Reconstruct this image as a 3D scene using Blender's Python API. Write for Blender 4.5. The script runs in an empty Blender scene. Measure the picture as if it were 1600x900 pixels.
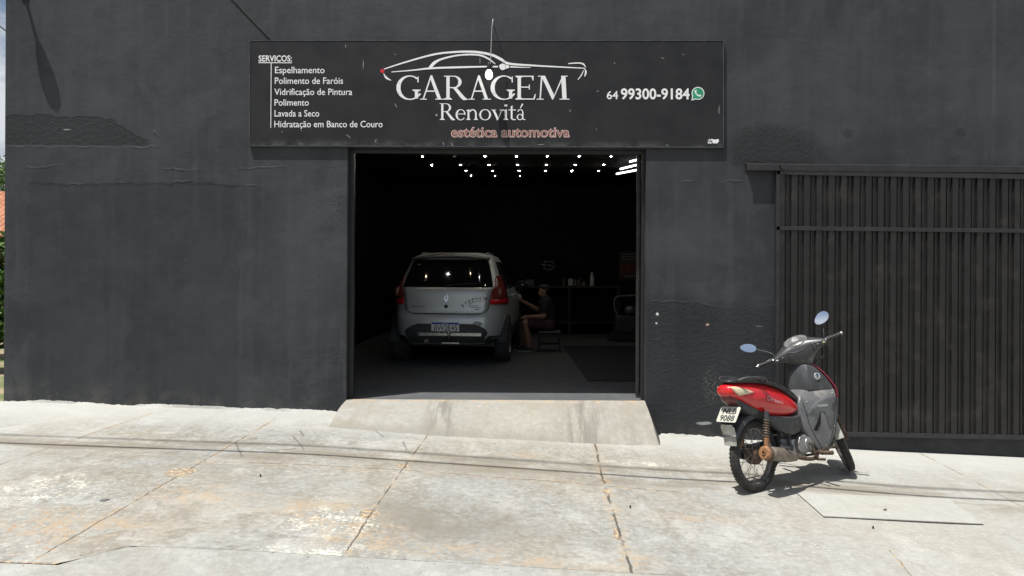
import bpy, bmesh, math, random
from mathutils import Vector, Matrix, Quaternion
from mathutils.geometry import tessellate_polygon

random.seed(7)
scene = bpy.context.scene
COL = scene.collection
R = math.radians

# ------------------------------------------------------------------ camera
CF, CD, CH, ROLL = 1155.0, 7.7, 1.346, R(0.3)
cam_data = bpy.data.cameras.new("camera")
cam = bpy.data.objects.new("camera", cam_data)
COL.objects.link(cam)
cam.location = (0, -CD, CH)
cam.rotation_euler = (R(90), -ROLL, 0)
cam_data.sensor_width = 36.0
cam_data.lens = CF / 1600 * 36.0
cam_data.shift_x = -30 / 1600
cam_data.shift_y = -25 / 1600
cam_data.clip_start = 0.05
cam_data.clip_end = 2000
scene.camera = cam

# ------------------------------------------------------------------ sky, sun, exposure
SUN_DIR = Vector((0.28, 0.21, -1.0))          # the way the sunlight travels
world = bpy.data.worlds.new("World")
scene.world = world
world.use_nodes = True
wt = world.node_tree
wt.nodes.clear()
sky = wt.nodes.new("ShaderNodeTexSky")
sky.sky_type = 'NISHITA'
sky.sun_disc = False
sky.sun_elevation = R(70.7)
sky.sun_rotation = R(233)
sky.air_density = 1.0
sky.dust_density = 2.2
tc = wt.nodes.new("ShaderNodeTexCoord")
mp = wt.nodes.new("ShaderNodeMapping"); mp.inputs['Scale'].default_value = (1, 1, 2.6); mp.inputs['Location'].default_value = (4.3, 1.7, .4)
wt.links.new(tc.outputs['Generated'], mp.inputs['Vector'])
cn = wt.nodes.new("ShaderNodeTexNoise"); cn.inputs['Scale'].default_value = 2.6
cn.inputs['Detail'].default_value = 7; cn.inputs['Roughness'].default_value = .58
wt.links.new(mp.outputs['Vector'], cn.inputs['Vector'])
cr = wt.nodes.new("ShaderNodeMapRange"); cr.interpolation_type = 'SMOOTHSTEP'
cr.inputs['From Min'].default_value = .44; cr.inputs['From Max'].default_value = .58
wt.links.new(cn.outputs['Fac'], cr.inputs['Value'])
cm = wt.nodes.new("ShaderNodeMix"); cm.data_type = 'RGBA'
wt.links.new(cr.outputs['Result'], cm.inputs['Factor'])
wt.links.new(sky.outputs['Color'], cm.inputs['A'])
cm.inputs['B'].default_value = (8.0, 8.3, 8.9, 1)
bg = wt.nodes.new("ShaderNodeBackground"); bg.inputs['Strength'].default_value = 0.072
wt.links.new(cm.outputs['Result'], bg.inputs['Color'])
wo = wt.nodes.new("ShaderNodeOutputWorld")
wt.links.new(bg.outputs['Background'], wo.inputs['Surface'])

sun_data = bpy.data.lights.new("sun", 'SUN')
sun_data.energy = 5.0
sun_data.angle = R(0.5)
sun_data.color = (1.0, 0.972, 0.925)
sun = bpy.data.objects.new("sun", sun_data)
COL.objects.link(sun)
sun.rotation_euler = SUN_DIR.to_track_quat('-Z', 'Y').to_euler()
sun.location = (-3, -4, 12)

scene.view_settings.view_transform = 'Standard'
scene.view_settings.look = 'None'
scene.view_settings.exposure = 0.3
scene.view_settings.gamma = 1.0
scene.view_settings.use_curve_mapping = False
scene.render.engine = 'CYCLES'
scene.cycles.use_denoising = True
scene.cycles.max_bounces = 6
scene.cycles.diffuse_bounces = 4
scene.cycles.glossy_bounces = 3
scene.cycles.transmission_bounces = 4
scene.cycles.sample_clamp_indirect = 6.0
scene.cycles.caustics_reflective = False
scene.cycles.caustics_refractive = False

# ------------------------------------------------------------------ measuring helpers
cR, cU = Vector((math.cos(ROLL), 0, math.sin(ROLL))), Vector((-math.sin(ROLL), 0, math.cos(ROLL)))
def ray(px, py):
    return cR * ((px - 830) / CF) + cU * (-(py - 425) / CF) + Vector((0, 1, 0))
def P(px, py, y=0.0):
    """point of the photograph measured on the vertical plane at depth y"""
    return Vector((0, -CD, CH)) + ray(px, py) * (y + CD)
_wb = [(8, 634), (40, 628), (540, 646), (1030, 680), (1130, 684), (1325, 701), (1600, 714)]
_wp = [P(a, b) for a, b in _wb]
BX = [-60.0] + [-9.0] + [p.x for p in _wp[1:]] + [7.5, 60.0]
BZ = [-0.02] + [-0.0] + [p.z for p in _wp[1:]] + [-0.66, -0.7]
def base(x):
    if x <= BX[0]: return BZ[0]
    for i in range(len(BX) - 1):
        if x <= BX[i + 1]:
            t = (x - BX[i]) / (BX[i + 1] - BX[i])
            return BZ[i] + t * (BZ[i + 1] - BZ[i])
    return BZ[-1]
def g(x, y):
    """height of the pavement: it falls along the street and towards the kerb"""
    b = (base(x - .3) + base(x - .1) + base(x + .1) + base(x + .3)) / 4
    return b + 0.04 * min(y, 0)
def PG(px, py):
    d = ray(px, py); lo, hi = .5, 60
    o = Vector((0, -CD, CH))
    for i in range(50):
        m = (lo + hi) / 2; p = o + d * m
        if p.z > g(p.x, p.y): lo = m
        else: hi = m
    return o + d * lo

# ------------------------------------------------------------------ node helper
class NT:
    def __init__(self, name):
        self.m = bpy.data.materials.new(name)
        self.m.use_nodes = True
        self.t = self.m.node_tree
        self.t.nodes.clear()
        self.out = self.t.nodes.new("ShaderNodeOutputMaterial")
        self.b = self.t.nodes.new("ShaderNodeBsdfPrincipled")
        self.t.links.new(self.b.outputs[0], self.out.inputs['Surface'])
    def n(self, k, **kw):
        nd = self.t.nodes.new(k)
        for a, v in kw.items(): setattr(nd, a, v)
        return nd
    def put(self, s, v):
        if hasattr(v, 'is_output'): self.t.links.new(v, s)
        elif isinstance(v, (tuple, list)):
            s.default_value = tuple(v) + (1,) if (len(v) == 3 and s.type == 'RGBA') else tuple(v)
        else: s.default_value = v
    def math(self, op, a, b=0.0, c=0.0, clamp=False):
        nd = self.n("ShaderNodeMath", operation=op, use_clamp=clamp)
        self.put(nd.inputs[0], a); self.put(nd.inputs[1], b); self.put(nd.inputs[2], c)
        return nd.outputs[0]
    def mul(self, a, b): return self.math('MULTIPLY', a, b)
    def add(self, a, b): return self.math('ADD', a, b)
    def sub(self, a, b): return self.math('SUBTRACT', a, b)
    def mx(self, a, b): return self.math('MAXIMUM', a, b)
    def vm(self, op, a, b=(0, 0, 0)):
        nd = self.n("ShaderNodeVectorMath", operation=op)
        self.put(nd.inputs[0], a); self.put(nd.inputs[1], b)
        return nd.outputs['Value'] if op in ('DOT_PRODUCT', 'LENGTH', 'DISTANCE') else nd.outputs['Vector']
    def mix(self, f, a, b, blend='MIX'):
        nd = self.n("ShaderNodeMix", data_type='RGBA', blend_type=blend)
        self.put(nd.inputs['Factor'], f); self.put(nd.inputs['A'], a); self.put(nd.inputs['B'], b)
        return nd.outputs['Result']
    def noise(self, vec, scale, detail=5, rough=.55, dist=0.0, color=False):
        nd = self.n("ShaderNodeTexNoise")
        self.put(nd.inputs['Vector'], vec); self.put(nd.inputs['Scale'], scale)
        self.put(nd.inputs['Detail'], detail); self.put(nd.inputs['Roughness'], rough)
        self.put(nd.inputs['Distortion'], dist)
        return nd.outputs['Color'] if color else nd.outputs['Fac']
    def voro(self, vec, scale, feature='F1'):
        nd = self.n("ShaderNodeTexVoronoi", feature=feature)
        self.put(nd.inputs['Vector'], vec); self.put(nd.inputs['Scale'], scale)
        return nd.outputs['Distance']
    def ss(self, v, lo, hi, a=0.0, b=1.0):
        nd = self.n("ShaderNodeMapRange", interpolation_type='SMOOTHSTEP')
        self.put(nd.inputs['Value'], v); nd.inputs['From Min'].default_value = lo
        nd.inputs['From Max'].default_value = hi
        nd.inputs['To Min'].default_value = a; nd.inputs['To Max'].default_value = b
        return nd.outputs['Result']
    def pos(self):
        return self.n("ShaderNodeNewGeometry").outputs['Position']
    def obj(self):
        return self.n("ShaderNodeTexCoord").outputs['Object']
    def scale(self, v, s):
        return self.vm('MULTIPLY', v, s)
    def xyz(self, v):
        nd = self.n("ShaderNodeSeparateXYZ"); self.put(nd.inputs[0], v)
        return nd.outputs
    def bump(self, h, strength=.5, dist=.01, normal=None):
        nd = self.n("ShaderNodeBump")
        self.put(nd.inputs['Height'], h); nd.inputs['Strength'].default_value = strength
        nd.inputs['Distance'].default_value = dist
        if normal is not None: self.put(nd.inputs['Normal'], normal)
        return nd.outputs['Normal']
    def seg(self, p, a, b, w, soft=.5):
        """mask of a line from a to b (2-D or 3-D points), w = half width"""
        a = Vector(a); b = Vector(b); d = b - a; L = d.length; u = d / L
        v = self.vm('SUBTRACT', p, tuple(a))
        t = self.math('MINIMUM', self.math('MAXIMUM', self.vm('DOT_PRODUCT', v, tuple(u)), 0.0), L)
        q = self.vm('MULTIPLY', self.n_comb(t), tuple(u))
        dd = self.vm('LENGTH', self.vm('SUBTRACT', v, q))
        return self.ss(dd, w * soft, w, 1.0, 0.0)
    def n_comb(self, t):
        nd = self.n("ShaderNodeCombineXYZ")
        for i in range(3): self.put(nd.inputs[i], t)
        return nd.outputs[0]
    def blob(self, p, c, rad, lo=.6):
        """soft elliptical mask round c with radii rad"""
        v = self.vm('DIVIDE', self.vm('SUBTRACT', p, tuple(c)), tuple(rad))
        return self.ss(self.vm('LENGTH', v), lo, 1.0, 1.0, 0.0)
    def box(self, x, z, x0, x1, z0, z1, s=.02):
        a = self.mul(self.ss(x, x0 - s, x0 + s), self.ss(x, x1 - s, x1 + s, 1, 0))
        b = self.mul(self.ss(z, z0 - s, z0 + s), self.ss(z, z1 - s, z1 + s, 1, 0))
        return self.mul(a, b)
    def fin(self, col=None, rough=None, metal=None, normal=None, **kw):
        if col is not None: self.put(self.b.inputs['Base Color'], col)
        if rough is not None: self.put(self.b.inputs['Roughness'], rough)
        if metal is not None: self.put(self.b.inputs['Metallic'], metal)
        if normal is not None: self.put(self.b.inputs['Normal'], normal)
        for k, v in kw.items():
            self.put(self.b.inputs[k.replace('_', ' ')], v)
        return self.m

def pm(name, col, rough=.5, metal=0.0, var=.12, scale=14, bump=.0, dirt=None, dirt_amt=.0, spec=.5, coat=0.0, rvar=.1):
    """plain procedural material: colour and gloss vary a little, with optional dust"""
    t = NT(name); o = t.obj()
    f = t.noise(o, scale, 6, .6)
    lo = tuple(c * (1 - var) for c in col); hi = tuple(min(1, c * (1 + var)) for c in col)
    c = t.mix(t.ss(f, .3, .7), lo, hi)
    r = t.ss(t.noise(o, scale * 2.3, 5, .6), .25, .75, max(.02, rough - rvar), min(1, rough + rvar))
    if dirt:
        d = t.mul(t.ss(t.noise(o, scale * .8, 8, .68), .62 - dirt_amt * .4, .82 - dirt_amt * .4), min(1, dirt_amt + .35))
        c = t.mix(d, c, dirt)
        r = t.mx(r, t.mul(d, .85))
        if metal: metal = t.mul(t.sub(1.0, d), metal)
    nrm = None
    if bump: nrm = t.bump(t.noise(o, scale * 5, 5, .6), bump, .004)
    t.fin(c, r, metal, nrm, Specular_IOR_Level=spec)
    if coat: t.put(t.b.inputs['Coat Weight'], coat)
    return t.m

def emit(name, col, s):
    t = NT(name)
    t.fin((.8, .8, .8), .4)
    t.put(t.b.inputs['Emission Color'], col); t.put(t.b.inputs['Emission Strength'], s)
    return t.m

# ------------------------------------------------------------------ mesh helpers
def link(name, bm, mat, parent=None, smooth=False, angle=40):
    if isinstance(bm, bmesh.types.BMesh):
        me = bpy.data.meshes.new(name)
        bmesh.ops.recalc_face_normals(bm, faces=bm.faces)
        bm.to_mesh(me); bm.free()
    else:
        me = bm
    for m in (mat if isinstance(mat, (list, tuple)) else [mat]):
        me.materials.append(m)
    if smooth:
        me.shade_smooth()
        if angle < 180: me.set_sharp_from_angle(angle=R(angle))
    o = bpy.data.objects.new(name, me)
    COL.objects.link(o)
    if parent is not None: o.parent = parent
    return o
def thing(name, label, cat, loc=(0, 0, 0), rot=(0, 0, 0), group=None):
    o = bpy.data.objects.new(name, None)
    COL.objects.link(o)
    o.location = loc; o.rotation_euler = rot; o.empty_display_size = .1
    o['label'] = label; o['category'] = cat
    if group: o['group'] = group
    return o
def tag(o, label, cat, group=None, kind=None):
    o['label'] = label; o['category'] = cat
    if group: o['group'] = group
    if kind: o['kind'] = kind
    return o
def struct(o, label=None):
    o['kind'] = 'structure'
    if label: o['label'] = label; o['category'] = 'ground'
    return o
def local(bm, root):
    """mesh written in scene coordinates -> coordinates of its thing"""
    bpy.context.view_layer.update()
    bmesh.ops.transform(bm, matrix=root.matrix_basis.inverted(), verts=bm.verts)
    return bm
def B(): return bmesh.new()
def quad(bm, pts):
    return bm.faces.new([bm.verts.new(Vector(p)) for p in pts])
def box(bm, x0, x1, y0, y1, z0, z1, bev=0.0, M=None):
    b = bmesh.new()
    bmesh.ops.create_cube(b, size=1)
    for v in b.verts:
        v.co = Vector(((x0 + x1) / 2 + v.co.x * (x1 - x0), (y0 + y1) / 2 + v.co.y * (y1 - y0), (z0 + z1) / 2 + v.co.z * (z1 - z0)))
    if bev:
        bmesh.ops.bevel(b, geom=list(b.edges), offset=bev, segments=2, affect='EDGES', profile=.5)
    merge(bm, b, M)
    return bm
def merge(bm, b, M=None):
    vm = {}
    for v in b.verts:
        vm[v] = bm.verts.new(M @ v.co if M is not None else v.co)
    for f in b.faces:
        try: bm.faces.new([vm[v] for v in f.verts]).material_index = f.material_index
        except ValueError: pass
    b.free()
def frame_at(d):
    d = Vector(d).normalized()
    a = Vector((0, 0, 1)) if abs(d.z) < .95 else Vector((1, 0, 0))
    s = d.cross(a).normalized(); t = s.cross(d).normalized()
    return d, s, t
def tube(bm, pts, rad, seg=10, caps=True, closed=False):
    """round bar through pts; rad a number or one per point"""
    pts = [Vector(p) for p in pts]
    n = len(pts)
    rads = rad if isinstance(rad, (list, tuple)) else [rad] * n
    rings = []; prev = None
    for i, p in enumerate(pts):
        if closed: d = pts[(i + 1) % n] - pts[i - 1]
        elif i == 0: d = pts[1] - p
        elif i == n - 1: d = p - pts[-2]
        else: d = (pts[i + 1] - p).normalized() + (p - pts[i - 1]).normalized()
        d, s, t = frame_at(d)
        if prev is not None:
            s = (prev - d * prev.dot(d)).normalized(); t = d.cross(s)
            t = -t if False else t
        prev = s
        t = d.cross(s)
        rings.append([bm.verts.new(p + (s * math.cos(2 * math.pi * k / seg) + t * math.sin(2 * math.pi * k / seg)) * rads[i]) for k in range(seg)])
    m = n if closed else n - 1
    for i in range(m):
        a, b = rings[i], rings[(i + 1) % n]
        for k in range(seg):
            bm.faces.new((a[k], a[(k + 1) % seg], b[(k + 1) % seg], b[k]))
    if caps and not closed:
        bm.faces.new(rings[0][::-1]); bm.faces.new(rings[-1])
    return bm
def smoothpath(pts, n=6):
    """Catmull-Rom through the points"""
    pts = [Vector(p) for p in pts]; out = []
    for i in range(len(pts) - 1):
        p0 = pts[max(i - 1, 0)]; p1 = pts[i]; p2 = pts[i + 1]; p3 = pts[min(i + 2, len(pts) - 1)]
        for k in range(n):
            t = k / n
            out.append(.5 * ((2 * p1) + (p2 - p0) * t + (2 * p0 - 5 * p1 + 4 * p2 - p3) * t * t + (3 * p1 - p0 - 3 * p2 + p3) * t ** 3))
    out.append(pts[-1])
    return out
def lathe(bm, prof, seg=32, M=None, closed=False):
    """revolve (radius, along) about the local Z axis"""
    rings = []
    for r, h in prof:
        rings.append([Vector((r * math.cos(2 * math.pi * k / seg), r * math.sin(2 * math.pi * k / seg), h)) for k in range(seg)])
    M = M or Matrix.Identity(4)
    vs = [[bm.verts.new(M @ p) for p in ring] for ring in rings]
    n = len(vs)
    for i in range(n if closed else n - 1):
        a, b = vs[i], vs[(i + 1) % n]
        for k in range(seg):
            bm.faces.new((a[k], a[(k + 1) % seg], b[(k + 1) % seg], b[k]))
    if not closed:
        if prof[0][0] > 1e-5: bm.faces.new(vs[0][::-1])
        if prof[-1][0] > 1e-5: bm.faces.new(vs[-1])
    return bm
def loft(bm, rings, caps=True, closed=True):
    vs = [[bm.verts.new(Vector(p)) for p in r] for r in rings]
    n = len(vs[0])
    for i in range(len(vs) - 1):
        for k in range(n if closed else n - 1):
            bm.faces.new((vs[i][k], vs[i][(k + 1) % n], vs[i + 1][(k + 1) % n], vs[i + 1][k]))
    if caps and closed:
        bm.faces.new(vs[0][::-1]); bm.faces.new(vs[-1])
    return bm
def prism(bm, poly, fn, th):
    """polygon (2-D) mapped by fn(u, v, w) with w = 0 front, th back"""
    tri = tessellate_polygon([[Vector((p[0], p[1], 0)) for p in poly]])
    f = [bm.verts.new(Vector(fn(p[0], p[1], 0))) for p in poly]
    for t in tri:
        try: bm.faces.new([f[i] for i in t])
        except ValueError: pass
    if th:
        k = [bm.verts.new(Vector(fn(p[0], p[1], th))) for p in poly]
        for t in tri:
            try: bm.faces.new([k[i] for i in t][::-1])
            except ValueError: pass
        n = len(poly)
        for i in range(n):
            bm.faces.new((f[i], f[(i + 1) % n], k[(i + 1) % n], k[i]))
    return bm
def sphere(bm, c, r, M=None, u=20, v=12):
    b = bmesh.new(); bmesh.ops.create_uvsphere(b, u_segments=u, v_segments=v, radius=1)
    rr = r if isinstance(r, (tuple, list)) else (r, r, r)
    T = Matrix.Translation(Vector(c)) @ (M if M is not None else Matrix.Identity(4)) @ Matrix.Diagonal((rr[0], rr[1], rr[2], 1))
    merge(bm, b, T)
    return bm
def mods(o, bevel=0.0, sub=0, solid=0.0, off=-1):
    if solid:
        m = o.modifiers.new('thickness', 'SOLIDIFY'); m.thickness = solid; m.offset = off
    if bevel:
        m = o.modifiers.new('bevel', 'BEVEL'); m.width = bevel; m.segments = 2; m.limit_method = 'ANGLE'; m.angle_limit = R(35)
    if sub:
        m = o.modifiers.new('subdivision', 'SUBSURF'); m.levels = sub; m.render_levels = sub
    return o
_FONT = {}
def text_bm(s, bold=0.0, res=3, extr=0.0, shear=0.0):
    """the string as a flat mesh: x along the line, y up, baseline 0, capital height 1"""
    def raw(txt, off):
        cu = bpy.data.curves.new('lettering', 'FONT')
        cu.body = txt; cu.size = 1; cu.resolution_u = res; cu.offset = off; cu.extrude = extr; cu.shear = shear
        ob = bpy.data.objects.new('lettering', cu); COL.objects.link(ob)
        dg = bpy.context.evaluated_depsgraph_get(); dg.update()
        me = bpy.data.meshes.new_from_object(ob.evaluated_get(dg))
        bpy.data.objects.remove(ob); bpy.data.curves.remove(cu)
        return me
    if 'H' not in _FONT:
        h = raw('H', 0); _FONT['H'] = max(v.co.y for v in h.vertices)
    me = raw(s, bold)
    b = bmesh.new(); b.from_mesh(me); bpy.data.meshes.remove(me)
    k = 1 / _FONT['H']
    for v in b.verts: v.co = Vector((v.co.x * k, v.co.y * k, v.co.z))
    return b
def text_fit(bm, s, fn, x0, x1, y0, cap, bold=0.0, shear=0.0):
    """write s so that it spans x0..x1, baseline y0, capital height cap; fn(x, y) -> point"""
    b = text_bm(s, bold, shear=shear)
    xs = [v.co.x for v in b.verts]; a, c = min(xs), max(xs)
    for v in b.verts:
        v.co = Vector(fn(x0 + (v.co.x - a) / (c - a) * (x1 - x0), y0 + v.co.y * cap))
    merge(bm, b)
    return bm
# ================================================================== materials of the place
# ---- pavement concrete
def seg_px(t, p, pts, w):
    m = None
    for a, b in zip(pts[:-1], pts[1:]):
        A, Bq = PG(*a), PG(*b)
        s = t.seg(p, (A.x, A.y, 0), (Bq.x, Bq.y, 0), w)
        m = s if m is None else t.mx(m, s)
    return m
def concrete(name, kind='walk'):
    t = NT(name); ps = t.pos()
    flat = t.scale(ps, (1, 1, 0))
    x, y, z = t.xyz(ps)
    wob = t.vm('MULTIPLY', t.vm('SUBTRACT', t.noise(flat, 9, 6, .65, color=True), (.5, .5, .5)), (.05, .05, 0))
    pw = t.vm('ADD', flat, wob)
    big = t.noise(flat, .55, 6, .6)
    mid = t.noise(flat, 2.4, 8, .62, .4)
    fine = t.noise(flat, 22, 8, .68)
    grain = t.noise(flat, 170, 4, .6)
    strk = t.noise(t.scale(flat, (1.1, 7, 1)), 1.6, 7, .62)
    track = t.noise(t.scale(t.vm('ADD', flat, t.scale(wob, (3, 0, 0))), (5.5, .45, 1)), 1.0, 7, .66)
    blot = t.noise(flat, 5.5, 9, .70, .8)
    grey, warm, pale, brown = (.300, .297, .280), (.325, .297, .250), (.54, .53, .50), (.20, .165, .12)
    c = t.mix(t.ss(big, .42, .58), grey, warm)
    c = t.mix(t.mul(t.ss(t.noise(flat, 1.15, 7, .64, .7), .50, .64), .55), c, (.215, .188, .145))
    c = t.mix(t.mul(t.ss(mid, .47, .70), .50), c, pale)
    c = t.mix(t.mul(t.ss(strk, .48, .72), .5), c, (.245, .21, .16))
    c = t.mix(t.mul(t.ss(track, .50, .72), .5), c, (.19, .165, .125))
    c = t.mix(t.mul(t.ss(blot, .51, .63), .62), c, (.195, .172, .135))
    c = t.mix(t.mul(t.ss(blot, .45, .30), .45), c, (.53, .52, .48))
    c = t.mix(t.mul(t.ss(fine, .46, .66), .6), c, t.mix(.5, c, (.62, .6, .56)))
    c = t.mix(t.mul(t.ss(fine, .50, .30), .5), c, (.20, .185, .16))
    chip = t.mul(t.ss(t.noise(flat, 48, 8, .75), .61, .66), t.ss(t.noise(flat, 1.7, 4, .6), .42, .58))
    c = t.mix(t.mul(chip, .8), c, (.66, .64, .58))
    pit = t.mul(t.ss(t.noise(flat, 40, 7, .74), .36, .31), t.ss(t.noise(flat, 1.3, 4, .6), .4, .58))
    c = t.mix(t.mul(pit, .7), c, (.12, .105, .085))
    # fine mortar skin with pale flakes, in drifts
    drift = t.ss(t.noise(flat, .9, 5, .6, .6), .5, .62)
    flake = t.mul(t.ss(t.noise(t.scale(flat, (1, 1.5, 1)), 30, 9, .74), .56, .63), drift)
    c = t.mix(t.mul(flake, .85), c, (.70, .67, .58))
    if kind == 'walk':
        # the right side is cleaner and paler, the strip along the wall too
        c = t.mix(t.mul(t.ss(x, .7, 2.6), .40), c, (.50, .485, .45))
        c = t.mix(t.mul(t.ss(y, -1.0, -.25), .6), c, (.53, .525, .50))
        c = t.mix(t.mul(t.ss(x, -3.4, -4.6), .35), c, (.55, .54, .51))
        # brown dusty run beside the long joint
        run = t.mul(t.mul(t.ss(y, -1.9, -1.55), t.ss(y, -1.0, -1.35)), t.ss(t.noise(t.scale(flat, (.8, 3, 1)), 1.5, 6, .6), .40, .62))
        c = t.mix(t.mul(run, .75), c, brown)
        # darker oily patch in front of the door
        A = PG(690, 815)
        c = t.mix(t.mul(t.mul(t.blob(pw, (A.x, A.y, 0), (1.0, .65, 1), .1), t.ss(mid, .3, .6)), .8), c, (.165, .14, .105))
        A = PG(760, 735)
        c = t.mix(t.mul(t.mul(t.blob(pw, (A.x, A.y, 0), (1.3, .30, 1), .1), t.ss(mid, .25, .6)), .55), c, (.24, .20, .145))
        A = PG(450, 770)
        c = t.mix(t.mul(t.mul(t.blob(pw, (A.x, A.y, 0), (1.0, .8, 1), .1), t.ss(mid, .25, .65)), .30), c, (.30, .285, .24))
        # orange earth trodden in: seams, low front edge, left corner
        earth = None
        for px, py, rx, ry in ((640, 855, .95, .17), (560, 835, .5, .4), (110, 820, .8, .45), (320, 775, .55, .3), (860, 880, .7, .13), (500, 800, .6, .4), (1000, 880, .22, .2), (1100, 810, .4, .12), (830, 712, .5, .09)):
            A = PG(px, py); s = t.blob(pw, (A.x, A.y, 0), (rx, ry, 1), .25)
            earth = s if earth is None else t.mx(earth, s)
        earth = t.mul(earth, t.ss(t.add(t.mul(t.noise(flat, 6, 6, .65), .5), t.mul(t.noise(flat, 30, 7, .72), .5)), .475, .56))
        c = t.mix(t.mul(earth, .65), c, (.45, .32, .195))
        red = t.mul(t.mul(t.blob(pw, (PG(60, 830).x, PG(60, 830).y, 0), (.9, .6, 1), .2), t.ss(t.noise(flat, 10, 9, .72), .56, .63)), .8)
        c = t.mix(red, c, (.38, .20, .10))
        wh = None
        for px, py, rx, ry in ((70, 765, .5, .5), (520, 815, .55, .38), (505, 860, .6, .16), (1010, 725, .7, .1), (1240, 705, .9, .12)):
            A = PG(px, py); s = t.blob(pw, (A.x, A.y, 0), (rx, ry, 1), .3)
            wh = s if wh is None else t.mx(wh, s)
        wh = t.mul(wh, t.ss(t.add(t.mul(t.noise(flat, 7, 6, .65), .45), t.mul(t.noise(t.scale(flat, (1, 1.4, 1)), 34, 8, .74), .55)), .515, .565))
        c = t.mix(t.mul(wh, .9), c, (.74, .70, .60))
        # joints and cracks
        fr_ = seg_px(t, pw, [(95, 884), (198, 853), (530, 876), (900, 893), (1050, 899)], .007)
        J = [[(0, 726), (238, 645)], [(45, 880), (430, 655)], [(533, 875), (585, 795), (668, 680)], [(988, 897), (940, 740), (930, 694)],
             [(1431, 705), (1483, 731), (1600, 793)], [(310, 721), (640, 735), (860, 752), (1065, 769)], [(1390, 860), (1430, 905)]]
        W = [.005, .006, .0065, .011, .005, .0065, .004]
        line = None; halo = None
        for pts, w in zip(J, W):
            s = seg_px(t, pw, pts, w); h = seg_px(t, pw, pts, w * 6)
            line = s if line is None else t.mx(line, s)
            halo = h if halo is None else t.mx(halo, h)
        line = t.mx(line, t.mul(fr_, .8))
        halo = t.mul(halo, t.ss(t.noise(flat, 12, 8, .7), .45, .6))
        c = t.mix(t.mul(halo, .7), c, (.44, .33, .215))
        brk = t.ss(t.noise(flat, 4, 5, .65), .40, .54)
        line = t.mul(line, brk)
        holes = None                                   # broken-out spots along the joints
        for px, py, rx, ry in ((577, 803, .075, .10), (629, 728, .06, .05), (945, 752, .06, .06), (948, 770, .03, .10), (282, 738, .13, .12), (965, 835, .03, .12), (560, 736, .16, .012), (880, 752, .20, .012), (60, 880, .3, .02)):
            A = PG(px, py); s = t.blob(pw, (A.x, A.y, 0), (rx, ry, 1), .7)
            holes = s if holes is None else t.mx(holes, s)
        holes = t.mul(holes, t.ss(t.noise(flat, 30, 7, .7), .42, .50))
        c = t.mix(t.mul(holes, .9), c, t.mix(t.ss(t.noise(flat, 30, 5, .6), .4, .6), (.10, .06, .03), (.60, .43, .26)))
        c = t.mix(t.mul(line, .9), c, (.045, .035, .025))
        # loose black paint strokes
        doodle = None
        k = .34375
        for pts, w in (([(1070, 265), (1100, 330)], .012), ([(1070, 265), (1170, 245)], .009), ([(1210, 235), (1330, 233), (1385, 300)], .011), ([(1200, 305), (1340, 293)], .016), ([(1365, 212), (1380, 235)], .012), ([(1700, 210), (1745, 240)], .01), ([(1830, 262), (1850, 300)], .01)):
            s = seg_px(t, pw, [(a * k, 600 + b * k) for a, b in pts], w)
            doodle = s if doodle is None else t.mx(doodle, s)
        c = t.mix(t.mul(doodle, .72), c, (.10, .09, .08))
        spk = t.mul(t.ss(t.voro(flat, 5.2), .022, .012), t.ss(t.noise(flat, 1.1, 3, .5), .48, .55))
        c = t.mix(spk, c, (.05, .04, .035))
    elif kind == 'apron':
        c = t.mix(.35, c, (.40, .405, .39))
    elif kind == 'ramp':
        trk = t.mx(t.ss(t.math('ABSOLUTE', t.sub(x, t.add(-1.0, t.mul(t.noise(flat, 2, 3, .5), .25)))), .26, .05), t.ss(t.math('ABSOLUTE', t.sub(x, t.add(.40, t.mul(t.noise(flat, 2, 3, .5), .25)))), .28, .05))
        c = t.mix(.5, c, (.36, .348, .310))
        c = t.mix(t.mul(t.ss(t.noise(t.scale(flat, (1, 3, 1)), 1.3, 5, .6), .45, .65), .5), c, (.275, .245, .19))
        c = t.mix(t.mul(t.mul(trk, t.ss(t.noise(t.scale(flat, (9, 1.2, 1)), 1.2, 6, .65), .38, .6)), .7), c, (.15, .138, .118))
        low = t.ss(t.add(y, t.mul(t.noise(flat, 6, 5, .6), .25)), -.30, -.46)
        c = t.mix(t.mul(low, .6), c, (.22, .205, .17))
        c = t.mix(t.mul(t.ss(y, -.06, .0), t.ss(t.noise(flat, 8, 6, .7), .45, .6)), c, (.44, .33, .22))
    elif kind == 'cover':
        c = t.mix(.62, c, (.50, .495, .46))
    c = t.mix(t.ss(grain, .3, .7), t.mix(.12, c, (.12, .11, .1)), t.mix(.10, c, (.9, .9, .88)))
    c = t.mix(1.0, c, (.86, .875, .865) if kind != 'ramp' else (.90, .90, .885), 'MULTIPLY')
    h = t.add(t.mul(mid, .4), t.add(t.mul(fine, .45), t.mul(grain, .16)))
    if kind == 'walk': h = t.sub(h, t.add(t.mul(line, .9), t.mul(holes, .7)))
    return t.fin(c, .88, 0, t.bump(h, .55, .012), Specular_IOR_Level=.25)
M_WALK = concrete('pavement_concrete', 'walk')
M_APRON = concrete('driveway_concrete', 'apron')
M_RAMP = concrete('ramp_concrete', 'ramp')
M_COVER = concrete('cover_concrete', 'cover')

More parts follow.
